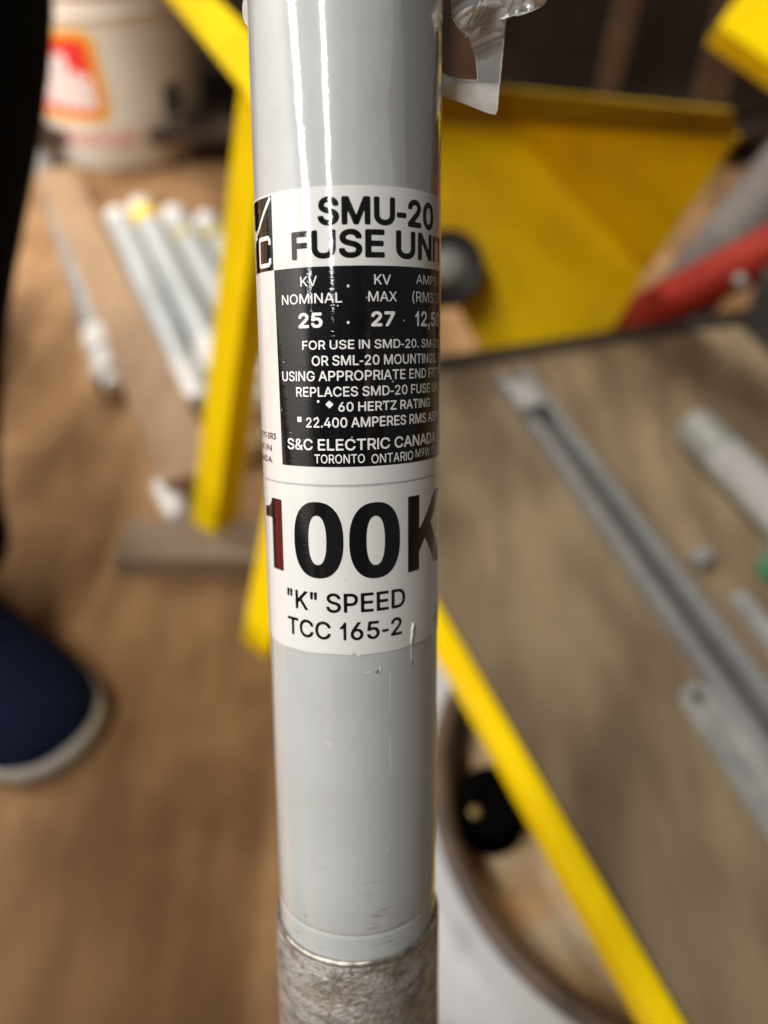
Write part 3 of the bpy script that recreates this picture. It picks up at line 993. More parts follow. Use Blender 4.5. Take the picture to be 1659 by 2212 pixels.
# ================================================================== RIGHT: shallow round tub under the rail
zr_ = 0.10
pts = [at(u, v, zr_) for u, v in ((972, 1546), (977, 1647), (992, 1800), (1028, 1901), (1094, 2018), (1195, 2130), (1348, 2201))]
A_ = np.array([[2 * q.x, 2 * q.y, 1] for q in pts]); b_ = np.array([q.x ** 2 + q.y ** 2 for q in pts])
s_ = np.linalg.lstsq(A_, b_, rcond=None)[0]
tcx, tcy = float(s_[0]), float(s_[1]); tr = float(math.sqrt(s_[2] + tcx ** 2 + tcy ** 2))
print("tub", tcx, tcy, tr)
tc_ = Vector((tcx, tcy, 0))
tb = tag(empty("round_tub", tc_), "shallow white round tub with a brown lip, partly under the cart's yellow rail", "tub")
Z = Vector((0, 0, 1))
bm = bmesh.new()
add_lathe(bm, [(tr + .060, .0005), (tr + .082, .004), (tr + .080, .020), (tr + .062, .060), (tr + .038, .088), (tr + .028, .096), (tr + .012, .0965)], tc_, Z, 96, cap0=True)
sharp(obj("wall", bm, M_TUBW, tb))
bm = bmesh.new()
add_lathe(bm, [(tr + .0125, .094), (tr + .0115, .0995), (tr + .003, .1015), (tr - .003, .097), (tr - .010, .054)], tc_, Z, 96)
obj("lip", bm, mat("brown_lip", (0.115, 0.070, 0.040), 0.5, col2=(0.05, 0.032, 0.02), scale=30), tb)
bm = bmesh.new()
add_lathe(bm, [(tr - .0105, .056), (tr - .018, .052), (tr - .026, .051), (0.03, .049)], tc_, Z, 96, cap1=True)
obj("rusty_plate", bm, M_RUST, tb)
bc = at(1062, 1745, .075); bc.z = .0505
pg = tag(empty("rubber_plug", bc), "black rubber plug with a brass stud sitting inside the round tub", "plug")
bm = bmesh.new()
add_lathe(bm, [(.021, 0), (.0245, .002), (.025, .036), (.022, .041), (.014, .0415), (.012, .038)], bc, Z, 40, cap0=True, cap1=True)
obj("plug_body", bm, mat("matt_black_rubber", (0.002, 0.002, 0.002), 1.0, col2=(0.003, 0.003, 0.003), scale=40, spec=0.0), pg)
bm = bmesh.new()
sb = at(1026, 1757, .092); 
add_lathe(bm, [(.0035, 0), (.004, .001), (.004, .004), (.003, .005)], Vector((sb.x, sb.y, .0910)), Z, 16, cap0=True, cap1=True)
obj("stud", bm, mat("dull_brass", (0.30, 0.21, 0.07), 0.4, 0.6, col2=(0.24, 0.16, 0.05), scale=80), pg)
bm = bmesh.new()
pc = at(962, 1462, .012)
rod(bm, Vector((pc.x - .012, pc.y, .012)), Vector((pc.x + .02, pc.y - .02, .012)), 0.011)
tag(obj("red_bung", bm, M_RED), "small red bung on the floor just left of the yellow rail", "bung")

# ================================================================== BACK: dark wooden rack
rk = tag(empty("wooden_rack", (0.6, 1.75, 0)), "dark brown wooden rack with upright boards behind the yellow bin", "rack")
bm = bmesh.new()
add_box(bm, Vector((0.55, 2.02, .45)), Vector((1.25, 0, 0)), Vector((0, .012, 0)), Vector((0, 0, .45)), 0.002)
obj("back_board", bm, M_DARKWOOD, rk, smooth=False)
for z in (0.06, 0.86):
    bm = bmesh.new()
    add_box(bm, Vector((0.55, 1.76, z)), Vector((1.25, 0, 0)), Vector((0, .24, 0)), Vector((0, 0, .012)), 0.002)
    obj("shelf", bm, M_DARKWOOD, rk, smooth=False)
for i, x in enumerate((-0.69, -0.20, 0.16, 0.42, 0.60, 0.95, 1.30, 1.75)):
    bm = bmesh.new()
    add_box(bm, Vector((x, 1.545 + 0.02 * (i % 3), .46)), Vector((0.018 if i % 2 else 0.03, 0.0, 0)), Vector((0, .010, 0)), Vector((0.02 * (i % 2), 0, .385)), 0.002)
    obj("upright_board", bm, mat("brown_board", (0.130, 0.066, 0.032), 0.7, col2=(0.085, 0.044, 0.022), scale=20), rk, smooth=False)

# ================================================================== THE FUSE UNIT
fuse = empty("fuse_unit")
fuse.matrix_basis = FRAME
tag(fuse, "upright grey fuse unit with printed labels and metal ferrule, in sharp focus", "fuse unit")


def lathe_local(prof, n=256):
    """prof: (rho/R, t)"""
    bm = bmesh.new()
    rings = []
    for rh, t in prof:
        rings.append([bm.verts.new((rh * R * math.sin(2 * math.pi * k / n), rh * R * math.cos(2 * math.pi * k / n), ZB - t * R)) for k in range(n)])
    for i in range(len(rings) - 1):
        for k in range(n):
            bm.faces.new((rings[i][k], rings[i + 1][k], rings[i + 1][(k + 1) % n], rings[i][(k + 1) % n]))
    bm.faces.new(rings[0]); bm.faces.new(list(reversed(rings[-1])))
    bmesh.ops.recalc_face_normals(bm, faces=bm.faces)
    return bm


prof = [(0.2, -9.0), (0.97, -9.0), (1.0, -8.96)]
prof += [(1.0, t) for t in np.linspace(-8, 4.5, 26)]
prof += [(1.0, 4.800), (0.997, 4.830), (0.985, 4.842), (0.985, 4.856), (0.994, 4.868), (0.996, 4.90), (0.994, 6.5), (0.6, 6.6)]
sharp(obj("tube", lathe_local(prof), M_TUBE, fuse, world_space=False), 40)
# ferrule: cast, slightly lumpy
bm = lathe_local([(0.999, 6.9), (0.9985, 5.19), (1.005, 5.172), (1.030, 5.180), (1.044, 5.215), (1.050, 5.30), (1.050, 6.2), (1.056, 7.2), (1.062, 8.8), (1.05, 9.0), (0.93, 9.05), (0.93, 9.2), (0.90, 9.3),
                  (0.90, 18), (0.90, 33.2), (0.86, T_END)])
for v in bm.verts:
    t = (ZB - v.co.z) / R
    if 5.25 < t < 9.0:
        th = math.atan2(v.co.x, v.co.y)
        k = 1 + 0.004 * math.sin(3 * th + 2.1 * t) + 0.003 * math.sin(7 * th - 1.3 * t)
        v.co.x *= k; v.co.y *= k
sharp(obj("ferrule", bm, M_FERRULE, fuse, world_space=False), 50)
sharp(obj("ferrule_lip", lathe_local([(1.0035, 5.186), (1.006, 5.166), (1.022, 5.160), (1.040, 5.172), (1.0475, 5.205), (1.0475, 5.225), (1.03, 5.23)]), M_LIP, fuse, world_space=False), 60)


def patch(th0, th1, t0, t1, rho, thick, nt_=8, warp=None, th_bot=None):
    """solid curved sheet; t grows downward"""
    nth = max(4, int((th1 - th0) / 0.02))
    bm = bmesh.new()
    F = []; Bk = []
    for j in range(nt_ + 1):
        rf, rb = [], []
        for i in range(nth + 1):
            a = th0 + (th1 - th0) * i / nth
            if th_bot is not None:
                a0 = th0 + (th_bot - th0) * j / nt_
                a = a0 + (th1 - a0) * i / nth
            t = t0 + (t1 - t0) * j / nt_
            if warp: t = warp(a, t, j, nt_)
            rf.append(bm.verts.new(cyl(a, t, rho))); rb.append(bm.verts.new(cyl(a, t, rho - thick)))
        F.append(rf); Bk.append(rb)
    for j in range(nt_):
        for i in range(nth):
            bm.faces.new((F[j][i], F[j + 1][i], F[j + 1][i + 1], F[j][i + 1]))
    ring = [(0, i) for i in range(nth + 1)] + [(j, nth) for j in range(1, nt_ + 1)] + [(nt_, i) for i in range(nth - 1, -1, -1)] + [(j, 0) for j in range(nt_ - 1, 0, -1)]
    for a, b in zip(ring, ring[1:] + ring[:1]):
        bm.faces.new((F[a[0]][a[1]], F[b[0]][b[1]], Bk[b[0]][b[1]], Bk[a[0]][a[1]]))
    bmesh.ops.recalc_face_normals(bm, faces=bm.faces)
    return bm


RL = R + 0.00011


def low_edge(a, t, j, n_):
    """torn nick and slightly uneven cut at the lower label's bottom edge"""
    if j == n_:
        t += 0.004 * math.sin(5 * a) + 0.003 * math.sin(13 * a + 1)
        t -= 0.030 * math.exp(-((a - 0.05) / 0.018) ** 2) - 0.022 * math.exp(-((a - 0.085) / 0.02) ** 2)
    return t


def seam_edge(a, t, j, n_):
    if j == 0:
        t += 0.004 * math.sin(4 * a + 1)
    return t


upper = sharp(obj("rating_label", patch(-2.7, 2.7, -3.388, -0.490, RL, .00011), M_LABEL, fuse, world_space=False), 50)
upper["label"] = "white and black rating label on the upper part of the tube"
lower = sharp(obj("speed_label", patch(-2.6, 2.6, -0.462, 1.362, RL + .00001, .00012, 24, lambda a, t, j, n_: seam_edge(a, low_edge(a, t, j, n_), j, n_)), M_LABEL, fuse, world_space=False), 50)
lower["label"] = "white label with large black 100K printing"
panel = sharp(obj("black_panel", patch(-0.806, 2.2, -2.652, -0.675, RL + .00003, .00003, 8, None, -0.768), M_BLACK, upper, world_space=False), 50)
logo = sharp(obj("logo_panel", patch(-1.95, -0.816, -3.366, -2.655, RL + .00003, .00003, 8), M_BLACK, upper, world_space=False), 50)

# ------------------------------------------------------------------ lettering: outlines -> distance field -> fine mesh wrapped on the tube
GLYPHS = {}
for rec in '''A479:16,0 201,509 276,509 463,0 395,0 287,302 264,372 232,478 245,478 213,371 191,302 85,0/110,142 110,199 370,199 370,142|B456:60,0 60,509 241,509 289,504 329,491 359,469 381,442 394,410 398,374 395,344 387,320 373,301 356,286 315,267 315,262 339,257 363,245 385,227 402,203 414,173 418,136 413,100 400,67 377,39 344,18 301,4 247,0/125,57 245,57 296,63 330,80 349,105 355,137 352,161 342,184 327,203 306,218 279,228 248,231 125,231/125,285 238,285 265,288 288,296 308,309 323,326 333,348 336,372 330,403 313,429 283,446 240,452 125,452|C510:267,-7 205,1 150,25 104,63 70,115 48,179 40,254 48,329 70,393 104,445 150,484 205,508 267,516 305,513 340,504 373,490 402,471 427,447 448,418 463,385 473,348 408,348 401,373 389,395 357,428 315,449 267,456 223,450 184,432 150,403 125,364 109,314 103,254 109,194 125,145 151,105 184,76 223,59 267,53 315,60 357,81 389,114 408,160 473,160 463,124 448,91 428,62 402,38 373,19 341,5 305,-4|D502:219,0 96,0 96,57 215,57 272,63 318,81 354,110 379,149 394,198 399,255 394,312 379,361 354,399 320,428 275,446 221,452 93,452 93,509 225,509 294,501 353,478 399,441 433,391 455,329 462,255 455,181 433,119 398,68 351,31 291,8/125,509 125,0 60,0 60,509|E418:60,0 60,509 372,509 372,452 125,452 125,286 355,286 355,229 125,229 125,57 375,57 375,0|F410:60,0 60,509 369,509 369,452 125,452 125,278 346,278 346,221 125,221 125,0|G520:269,-7 205,1 149,25 104,64 69,116 47,179 40,254 47,329 69,393 103,445 149,484 203,508 265,516 304,513 340,504 374,489 403,469 429,445 449,416 465,384 474,349 408,349 387,393 356,427 315,448 265,456 222,450 183,432 150,404 125,364 109,314 103,254 109,194 125,145 151,105 184,76 224,59 269,53 309,57 345,71 374,93 396,123 410,160 415,202 434,199 283,199 283,256 478,256 478,200 471,141 451,91 419,50 377,19 326,0|H516:60,0 60,509 125,509 125,289 392,289 392,509 457,509 457,0 392,0 392,232 125,232 125,0|J396:185,-7 124,3 75,33 52,63 38,100 33,145 33,173 98,173 98,145 104,104 122,74 149,56 185,50 220,56 248,74 266,104 272,145 272,509 336,509 336,145 332,100 318,63 294,33 246,3|K466:104,145 104,216 139,261 174,303 212,344 364,509 448,509 231,276 228,276/60,0 60,509 125,509 125,334 124,225 125,193 125,0/372,0 188,259 228,309 449,0|L392:60,0 60,509 125,509 125,57 361,57 361,0|M628:60,0 60,509 152,509 277,187 287,159 299,123 311,84 322,49 307,49 318,83 330,121 342,158 352,187 476,509 568,509 568,0 504,0 504,291 504,327 505,369 506,413 507,457 513,457 498,409 482,363 467,322 456,291 342,0 286,0 170,291 159,321 145,361 129,408 112,457 119,457 120,416 121,372 122,328 122,291 122,0|N523:60,0 60,509 136,509 343,183 363,151 388,107 414,55 405,54 401,108 399,157 399,195 399,509 463,509 463,0 387,0 202,290 177,331 148,381 108,452 119,454 122,384 124,328 125,291 125,0|O533:267,-7 205,1 150,25 105,63 70,115 48,179 40,254 48,329 70,393 105,445 150,484 205,508 267,516 329,508 384,484 429,445 464,393 486,329 493,254 486,179 464,115 429,63 384,25 329,1/267,53 310,59 349,76 383,105 408,144 425,194 430,254 425,314 408,365 383,404 349,433 310,450 267,456 223,450 184,433 151,404 125,364 109,314 103,254 109,194 125,144 151,105 184,76 223,59|P444:60,0 60,509 235,509 289,503 332,487 366,462 390,430 404,391 409,348 404,304 390,265 366,233 332,207 289,191 235,186 109,186 109,242 233,242 269,246 297,256 318,272 333,294 342,319 344,348 342,376 333,402 318,423 297,439 268,449 232,452 125,452 125,0|R448:60,0 60,509 236,509 290,504 333,489 367,465 390,433 405,395 409,352 405,309 390,271 367,240 333,217 289,203 236,198 96,198 96,255 234,255 269,258 298,267 319,281 334,300 342,324 345,352 342,380 334,405 319,425 298,440 269,449 233,452 125,452 125,0/353,0 230,229 303,229 428,0|S446:224,-9 172,-4 128,9 91,31 64,60 46,96 38,137 104,137 110,110 123,88 142,71 166,59 194,52 224,49 257,52 286,60 311,74 329,92 341,114 346,139 342,161 332,179 316,193 296,205 245,222 184,239 128,260 86,289 60,326 52,372 58,413 75,448 102,476 138,498 180,511 227,516 275,511 316,498 351,476 377,449 394,415 401,378 337,378 326,412 302,437 267,453 225,459 194,456 167,448 145,435 129,418 118,398 115,376 119,352 131,334 148,319 169,308 212,293 264,279 312,264 359,238 379,220 395,198 405,171 408,139 403,99 386,64 360,34 323,11 278,-4|T448:32,452 32,509 417,509 417,452 257,452 257,0 193,0 193,452|U517:259,-8 203,-2 154,15 114,43 85,80 66,124 60,173 60,509 124,509 124,178 128,144 141,113 160,87 187,68 220,56 259,52 298,56 331,68 357,87 377,113 389,144 393,178 393,509 457,509 457,173 451,124 433,80 403,43 363,15 315,-2|V479:204,0 16,509 84,509 192,206 215,137 248,31 235,31 267,138 290,206 395,509 463,509 278,0|W686:155,0 16,509 82,509 163,196 175,145 187,94 197,40 189,40 200,94 211,145 224,196 306,509 380,509 462,196 474,145 486,94 497,40 488,40 499,94 510,145 523,196 603,509 670,509 530,0 455,0 368,323 351,391 336,475 350,475 335,395 318,323 230,0|X474:18,0 217,284 217,236 29,509 104,509 178,400 204,361 223,329 243,292 232,292 252,329 272,361 298,400 374,509 446,509 259,239 259,287 456,0 382,0 292,129 268,165 250,195 230,231 244,231 225,196 206,166 182,129 91,0|Y471:203,0 203,208 16,509 91,509 192,344 222,292 250,230 224,230 251,293 280,344 381,509 455,509 268,208 268,0|Z438:42,0 42,46 273,385 306,431 341,476 348,454 285,452 223,452 40,452 40,509 397,509 397,462 169,129 134,81 97,33 90,54 152,57 214,57 399,57 399,0|0453:227,-7 174,1 130,24 95,62 69,113 53,178 48,254 53,330 69,395 95,447 130,484 174,508 227,516 279,508 323,484 358,447 384,395 400,330 405,254 400,178 384,113 359,62 323,24 279,1/227,50 261,56 290,74 313,103 330,144 340,194 344,254 340,314 330,365 313,405 290,435 261,453 227,460 192,453 163,435 140,405 123,365 113,314 109,254 113,194 123,144 140,103 163,74 192,56|2453:64,0 64,47 234,229 282,282 311,327 318,348 320,371 317,397 308,419 293,436 273,449 250,457 224,460 196,457 172,447 153,433 139,413 130,390 127,362 66,362 71,405 86,442 111,473 143,496 182,511 225,516 268,511 306,497 337,474 361,445 376,411 381,372 378,345 371,318 357,290 336,259 267,180 153,60 153,57 389,57 389,0|3453:218,-7 173,-3 133,10 98,30 70,57 52,91 44,132 109,132 115,107 126,87 144,71 165,59 191,52 219,50 248,53 275,61 297,74 315,93 325,116 329,145 326,172 316,196 299,217 275,234 242,244 201,248 157,248 157,299 288,448 288,452 70,452 70,509 372,509 372,461 211,278 211,289 264,288 308,276 344,253 371,222 387,186 393,145 387,103 370,66 344,36 309,12 266,-2|4453:40,105 40,158 247,509 311,509 109,166 109,163 413,163 413,105/282,0 282,121 282,146 282,318 343,318 343,0|5453:221,-7 178,-2 140,11 108,32 83,60 66,93 60,130 122,130 127,108 138,89 154,73 173,60 196,52 221,50 250,53 276,64 298,82 314,104 324,131 328,162 324,193 314,221 297,244 275,262 248,273 218,277 167,268 145,258 128,246 67,253 96,509 366,509 366,452 151,452 134,301 136,301 155,315 178,325 203,331 229,334 263,330 294,321 321,306 345,285 364,260 379,231 388,199 391,163 385,117 369,76 343,41 309,15 268,-1|6453:226,-7 182,-1 142,15 109,40 84,74 69,115 64,162 68,199 80,239 102,285 137,340 252,509 322,509 151,261 145,261 165,288 196,307 235,314 278,309 316,295 346,271 370,240 384,201 389,157 384,112 368,73 343,39 310,14 271,-2/226,48 254,52 279,63 299,79 314,101 324,128 327,157 324,187 314,213 299,235 279,251 254,262 226,265 198,262 174,252 153,235 138,214 128,188 125,158 128,128 138,102 153,79 174,63 198,52|7453:97,0 323,448 323,452 62,452 62,509 391,509 391,449 165,0|8453:226,-7 178,-2 136,11 101,33 74,62 57,96 52,135 55,166 65,195 81,220 101,241 125,256 153,265 153,267 119,282 93,308 76,342 70,380 75,417 90,450 114,477 146,498 184,511 226,516 269,511 306,498 337,477 361,450 377,417 382,380 376,342 359,308 333,282 300,267 300,265 327,256 351,241 372,220 387,195 397,166 401,135 395,96 378,62 352,33 317,11 275,-2/226,49 258,52 285,60 307,74 323,91 333,113 337,139 333,165 322,189 305,208 283,223 256,232 226,235 196,232 169,223 147,208 130,189 119,165 115,139 119,113 129,91 145,74 167,60 195,52/226,290 252,292 274,300 293,313 307,330 316,351 319,376 316,399 308,420 294,437 275,449 252,457 226,460 200,457 177,449 159,437 145,420 136,399 133,376 136,351 145,330 159,313 178,300 201,292|9453:226,516 271,510 310,494 343,468 368,434 384,393 389,347 385,309 373,270 350,224 315,168 200,0 130,0 301,248 307,248 287,221 257,202 218,195 175,199 137,214 106,237 83,269 68,307 64,352 69,397 85,436 110,469 143,494 182,510/226,460 199,457 174,446 154,429 138,407 129,381 125,352 129,322 138,295 154,274 174,257 199,247 226,243 254,247 279,257 299,273 314,295 324,321 327,350 324,381 314,407 299,429 279,446 254,457|&447:197,-7 150,-2 110,12 78,34 54,62 39,96 34,133 37,163 47,189 63,213 85,235 140,279 216,335 237,352 255,375 262,405 258,427 245,445 226,457 201,461 168,453 145,431 139,416 137,399 145,363 169,327 204,284 438,0 364,0 171,231 121,293 87,344 78,370 75,398 79,430 91,458 109,481 134,499 165,510 200,513 235,510 266,499 290,482 308,459 320,433 324,404 315,362 291,325 256,293 154,217 128,195 110,174 100,154 97,131 100,108 109,87 124,70 143,57 166,49 193,46 223,50 251,59 278,75 301,95 321,121 336,151 346,186 349,224 408,224 405,180 397,144 371,92 345,62 333,47 305,23 271,7 234,-3|-453:337,244 337,188 114,188 114,244|.187:95,-4 78,-1 63,9 53,24 50,41 53,59 63,73 78,83 95,87 113,83 128,73 138,59 141,41 138,24 128,9 113,-1|,187:38,-119 68,71 137,71 84,-119|(273:89,207 92,264 101,324 114,384 132,441 153,494 177,539 236,539 191,428 161,313 154,258 151,207 160,115 188,16 236,-96 177,-96 139,-21 111,55 95,131|)273:37,-96 86,18 113,116 122,207 119,258 112,313 82,428 37,539 97,539 121,494 142,441 159,384 173,323 181,264 184,207 178,130 161,53 134,-22 97,-96|"320:78,318 70,509 136,509 128,318/193,318 185,509 250,509 243,318'''.split('|'):
    head, body = rec[1:].split(':', 1)
    GLYPHS[rec[0]] = (int(head), [np.array([[int(c) for c in q.split(',')] for q in cont.split()], float) for cont in body.split('/')])
CAPH = max(c[:, 1].max() for c in GLYPHS['H'][1])
SW = 52.0
GLYPHS['I'] = (145, [np.array([(46, 0), (46 + SW, 0), (46 + SW, CAPH), (46, CAPH)], float)])
GLYPHS['1'] = (300, [np.array([(168, 0), (168 + SW, 0), (168 + SW, CAPH), (180, CAPH), (150, CAPH * .86), (110, CAPH * .78), (75, CAPH * .74), (75, CAPH * .63), (120, CAPH * .66), (168, CAPH * .74)], float)])
GLYPHS[' '] = (170, [])
GLYPHS['-'] = (235, [np.array([(28, CAPH * .33), (207, CAPH * .33), (207, CAPH * .33 + SW), (28, CAPH * .33 + SW)], float)])
# heavy numerals of the big line, drawn in a unit box
def oval(cx, cy, rx, ry, n=44, p=2.35):
    return np.array([(cx + rx * math.copysign(abs(math.cos(t)) ** (2 / p), math.cos(t)), cy + ry * math.copysign(abs(math.sin(t)) ** (2 / p), math.sin(t)))
                     for t in np.linspace(0, 2 * math.pi, n, endpoint=False)])
BIG = {
    '0': [oval(.5, .5, .5, .5), oval(.5, .5, .178, .322)[::-1]],
    '1': [np.array([(.50, 0), (1, 0), (1, 1), (.52, 1), (.47, .93), (.33, .87), (0, .845), (0, .70), (.50, .72)])],
    'K': [np.array([(0, 0), (.235, 0), (.235, .24), (.375, .415), (.70, 0), (1.0, 0), (.545, .60), (.965, 1), (.68, 1), (.235, .54), (.235, 1), (0, 1)])],
}


def field(polys, gx, gy):
    """signed distance (positive inside, non-zero winding) of closed polygons on the grid"""
    X, Y = np.meshgrid(gx, gy)
    d = np.full(X.shape, 1e9); w = np.zeros(X.shape, int)
    for P in polys:
        Q = np.roll(P, -1, axis=0)
        for (x0, y0), (x1, y1) in zip(P, Q):
            ex_, ey_ = x1 - x0, y1 - y0
            l2 = ex_ * ex_ + ey_ * ey_
            if l2 < 1e-20: continue
            t = np.clip(((X - x0) * ex_ + (Y - y0) * ey_) / l2, 0, 1)
            d = np.minimum(d, np.hypot(X - x0 - t * ex_, Y - y0 - t * ey_))
            side = ex_ * (Y - y0) - (X - x0) * ey_
            w += ((y0 <= Y) & (y1 > Y) & (side > 0)).astype(int) - ((y0 > Y) & (y1 <= Y) & (side < 0)).astype(int)
    return np.where(w != 0, d, -d)


def contour_mesh(verts, faces, polys, off, cell, rho):
    """polys in (arc metres, height metres): x = R*theta, y = -t*R"""
    al = np.concatenate(polys)
    m_ = off + 2 * cell
    gx = np.arange(al[:, 0].min() - m_, al[:, 0].max() + m_ + cell, cell)
    gy = np.arange(al[:, 1].min() - m_, al[:, 1].max() + m_ + cell, cell)
    f = field(polys, gx, gy) + off
    f = np.where(np.abs(f) < 1e-9, 1e-9, f)
    cache = {}

    def vert(key, x, y):
        if key not in cache:
            cache[key] = len(verts)
            verts.append(cyl(x / R, -y / R, rho))
        return cache[key]
    for j in range(len(gy) - 1):
        for i in range(len(gx) - 1):
            cs = ((i, j), (i + 1, j), (i + 1, j + 1), (i, j + 1))
            v = [f[b, a] for a, b in cs]
            if max(v) <= 0: continue
            poly = []
            for q in range(4):
                (a, b), (c, d_) = cs[q], cs[(q + 1) % 4]
                va, vb = v[q], v[(q + 1) % 4]
                if va > 0: poly.append(vert((a, b), gx[a], gy[b]))
                if (va > 0) != (vb > 0):
                    t = va / (va - vb)
                    key = ((a, b), (c, d_)) if (a, b) < (c, d_) else ((c, d_), (a, b))
                    poly.append(vert(key, gx[a] + (gx[c] - gx[a]) * t, gy[b] + (gy[d_] - gy[b]) * t))
            if len(poly) >= 3: faces.append(tuple(poly))


def text_part(name, specs, material, parent, rho):
    verts, faces = [], []
    for s, i0, a0, i1, a1, t0, t1, bold, kind in specs:
        H = (t1 - t0) * R
        if kind == 'big':
            xs0, xs1 = a0 * R, a1 * R
            polys = [np.stack([xs0 + P[:, 0] * (xs1 - xs0), -t1 * R + P[:, 1] * H], 1) for P in BIG[s]]
            contour_mesh(verts, faces, polys, 0.0, H / 60, rho)
            continue
        off = (bold * 0.050 + 0.006) * H
        pen = 0.0; pos = []
        for ch_ in s:
            pos.append(pen); pen += GLYPHS[ch_][0]
        left = pos[i0] + min(c[:, 0].min() for c in GLYPHS[s[i0]][1])
        right = pos[i1] + max(c[:, 0].max() for c in GLYPHS[s[i1]][1])
        sx = ((a1 - a0) * R - 2 * off) / (right - left)
        sy = (H - 2 * off) / CAPH
        for ch_, x in zip(s, pos):
            if not GLYPHS[ch_][1]: continue
            polys = [np.stack([a0 * R + off + (c[:, 0] + x - left) * sx, -t1 * R + off + c[:, 1] * sy], 1) for c in GLYPHS[ch_][1]]
            contour_mesh(verts, faces, polys, off, H / 24, rho)
    me = bpy.data.meshes.new(name)
    me.from_pydata(verts, [], faces)
    bm = bmesh.new(); bm.from_mesh(me)
    for f_ in bm.faces:
        c_ = f_.calc_center_median()
        f_.normal_update()
        if f_.normal.dot(Vector((c_.x, c_.y, 0))) < 0: f_.normal_flip()
    bm.to_mesh(me); bm.free()
    return obj(name, me, material, parent, world_space=False)


TEXTS = [
('SMU-20', 0, -0.2544, 5, 1.0893, -3.2908, -3.0304, 0.9, 'b'),
('FUSE UNIT', 0, -0.5487, 6, 1.0545, -2.9901, -2.7253, 0.9, 'b'),
('KV', 0, -0.4551, 1, -0.2763, -2.5655, -2.4704, 0, 'w'),
('KV', 0, 0.2891, 1, 0.4648, -2.5692, -2.4741, 0.1, 'w'),
('AMPS I.C.', 0, 0.781, 3, 1.2012, -2.5799, -2.4931, -0.2, 'w'),
('NOMINAL', 0, -0.6958, 6, -0.0273, -2.4009, -2.3056, 0.1, 'w'),
('MAX', 0, 0.2291, 2, 0.5328, -2.4084, -2.3124, 0, 'w'),
('(RMS SYM)', 0, 0.7272, 3, 1.1026, -2.4144, -2.3151, -0.2, 'w'),
('25', 0, -0.4894, 1, -0.2265, -2.2156, -2.0702, 0.9, 'w'),
('27', 0, 0.2562, 1, 0.5088, -2.216, -2.0728, 0.9, 'w'),
('12,500', 0, 0.7692, 3, 1.1603, -2.2232, -2.0742, 0.6, 'w'),
('FOR USE IN SMD-20. SM-20', 0, -0.4524, 23, 1.2696, -1.9456, -1.8577, 0.3, 'w'),
('OR SML-20 MOUNTINGS.', 0, -0.3497, 18, 1.1689, -1.7965, -1.6981, 0.3, 'w'),
('USING APPROPRIATE END FITTINGS', 0, -0.7261, 20, 0.9515, -1.6462, -1.5471, 0.25, 'w'),
('REPLACES SMD-20 FUSE UNITS.', 0, -0.5412, 19, 1.0326, -1.4881, -1.3909, 0.3, 'w'),
('60 HERTZ RATING', 0, -0.0831, 14, 1.0344, -1.3348, -1.2404, 0.4, 'w'),
('22.400 AMPERES RMS ASYM.', 0, -0.4314, 17, 0.9556, -1.1811, -1.0798, 0.35, 'w'),
('S&C ELECTRIC CANADA LTD.', 0, -0.6773, 18, 1.187, -0.9619, -0.8465, 0.35, 'w'),
('TORONTO', 0, -0.3449, 6, 0.1778, -0.8049, -0.7133, 0.1, 'w'),
('ONTARIO', 0, 0.2459, 6, 0.7392, -0.7975, -0.7028, 0, 'w'),
('M9W 1G4', 0, 0.777, 2, 1.0323, -0.8079, -0.7207, -0.3, 'w'),
('G-4771-3R3', 7, -1.0665, 9, -0.8691, -0.998, -0.9305, 0.9, 'b'),
('MADE IN', 2, -1.4181, 6, -0.9698, -0.8668, -0.8023, 0.9, 'b'),
('CANADA', 2, -1.4174, 5, -0.9645, -0.7404, -0.674, 0.9, 'b'),
('"K" SPEED', 0, -0.7572, 8, 0.6316, 0.6749, 0.889, 0.4, 'b'),
('TCC 165-2', 0, -0.7607, 8, 0.5872, 0.9957, 1.1975, 0.45, 'b'),
('1', 0, -1.2252, 0, -0.805, -0.2922, 0.5019, 0, 'big'),
('0', 0, -0.6219, 0, -0.0531, -0.3066, 0.5191, 0, 'big'),
('0', 0, 0.0058, 0, 0.5646, -0.2964, 0.5236, 0, 'big'),
('K', 0, 0.67, 0, 1.3975, -0.3125, 0.52, 0, 'big'),
('G', 0, 1.1743, 0, 1.3693, 1.1445, 1.2474, 0.2, 'b'),
]
up_b = [t for t in TEXTS if t[8] == 'b' and t[6] < -0.48]
lo_b = [t for t in TEXTS if (t[8] == 'b' and t[6] > -0.48)]
big = [t for t in TEXTS if t[8] == 'big']
wht = [t for t in TEXTS if t[8] == 'w']
text_part("heading_lettering", [t for t in up_b if t[6] < -2.6], M_INK, upper, RL + .00002)
text_part("edge_lettering", [t for t in up_b if t[6] > -2.6], M_INK, upper, RL + .00002)
text_part("rating_lettering", wht, M_WHITEINK, panel, RL + .00005)
text_part("large_lettering", big, M_INK, lower, RL + .00003)
text_part("small_lettering", lo_b, M_INK, lower, RL + .00003)


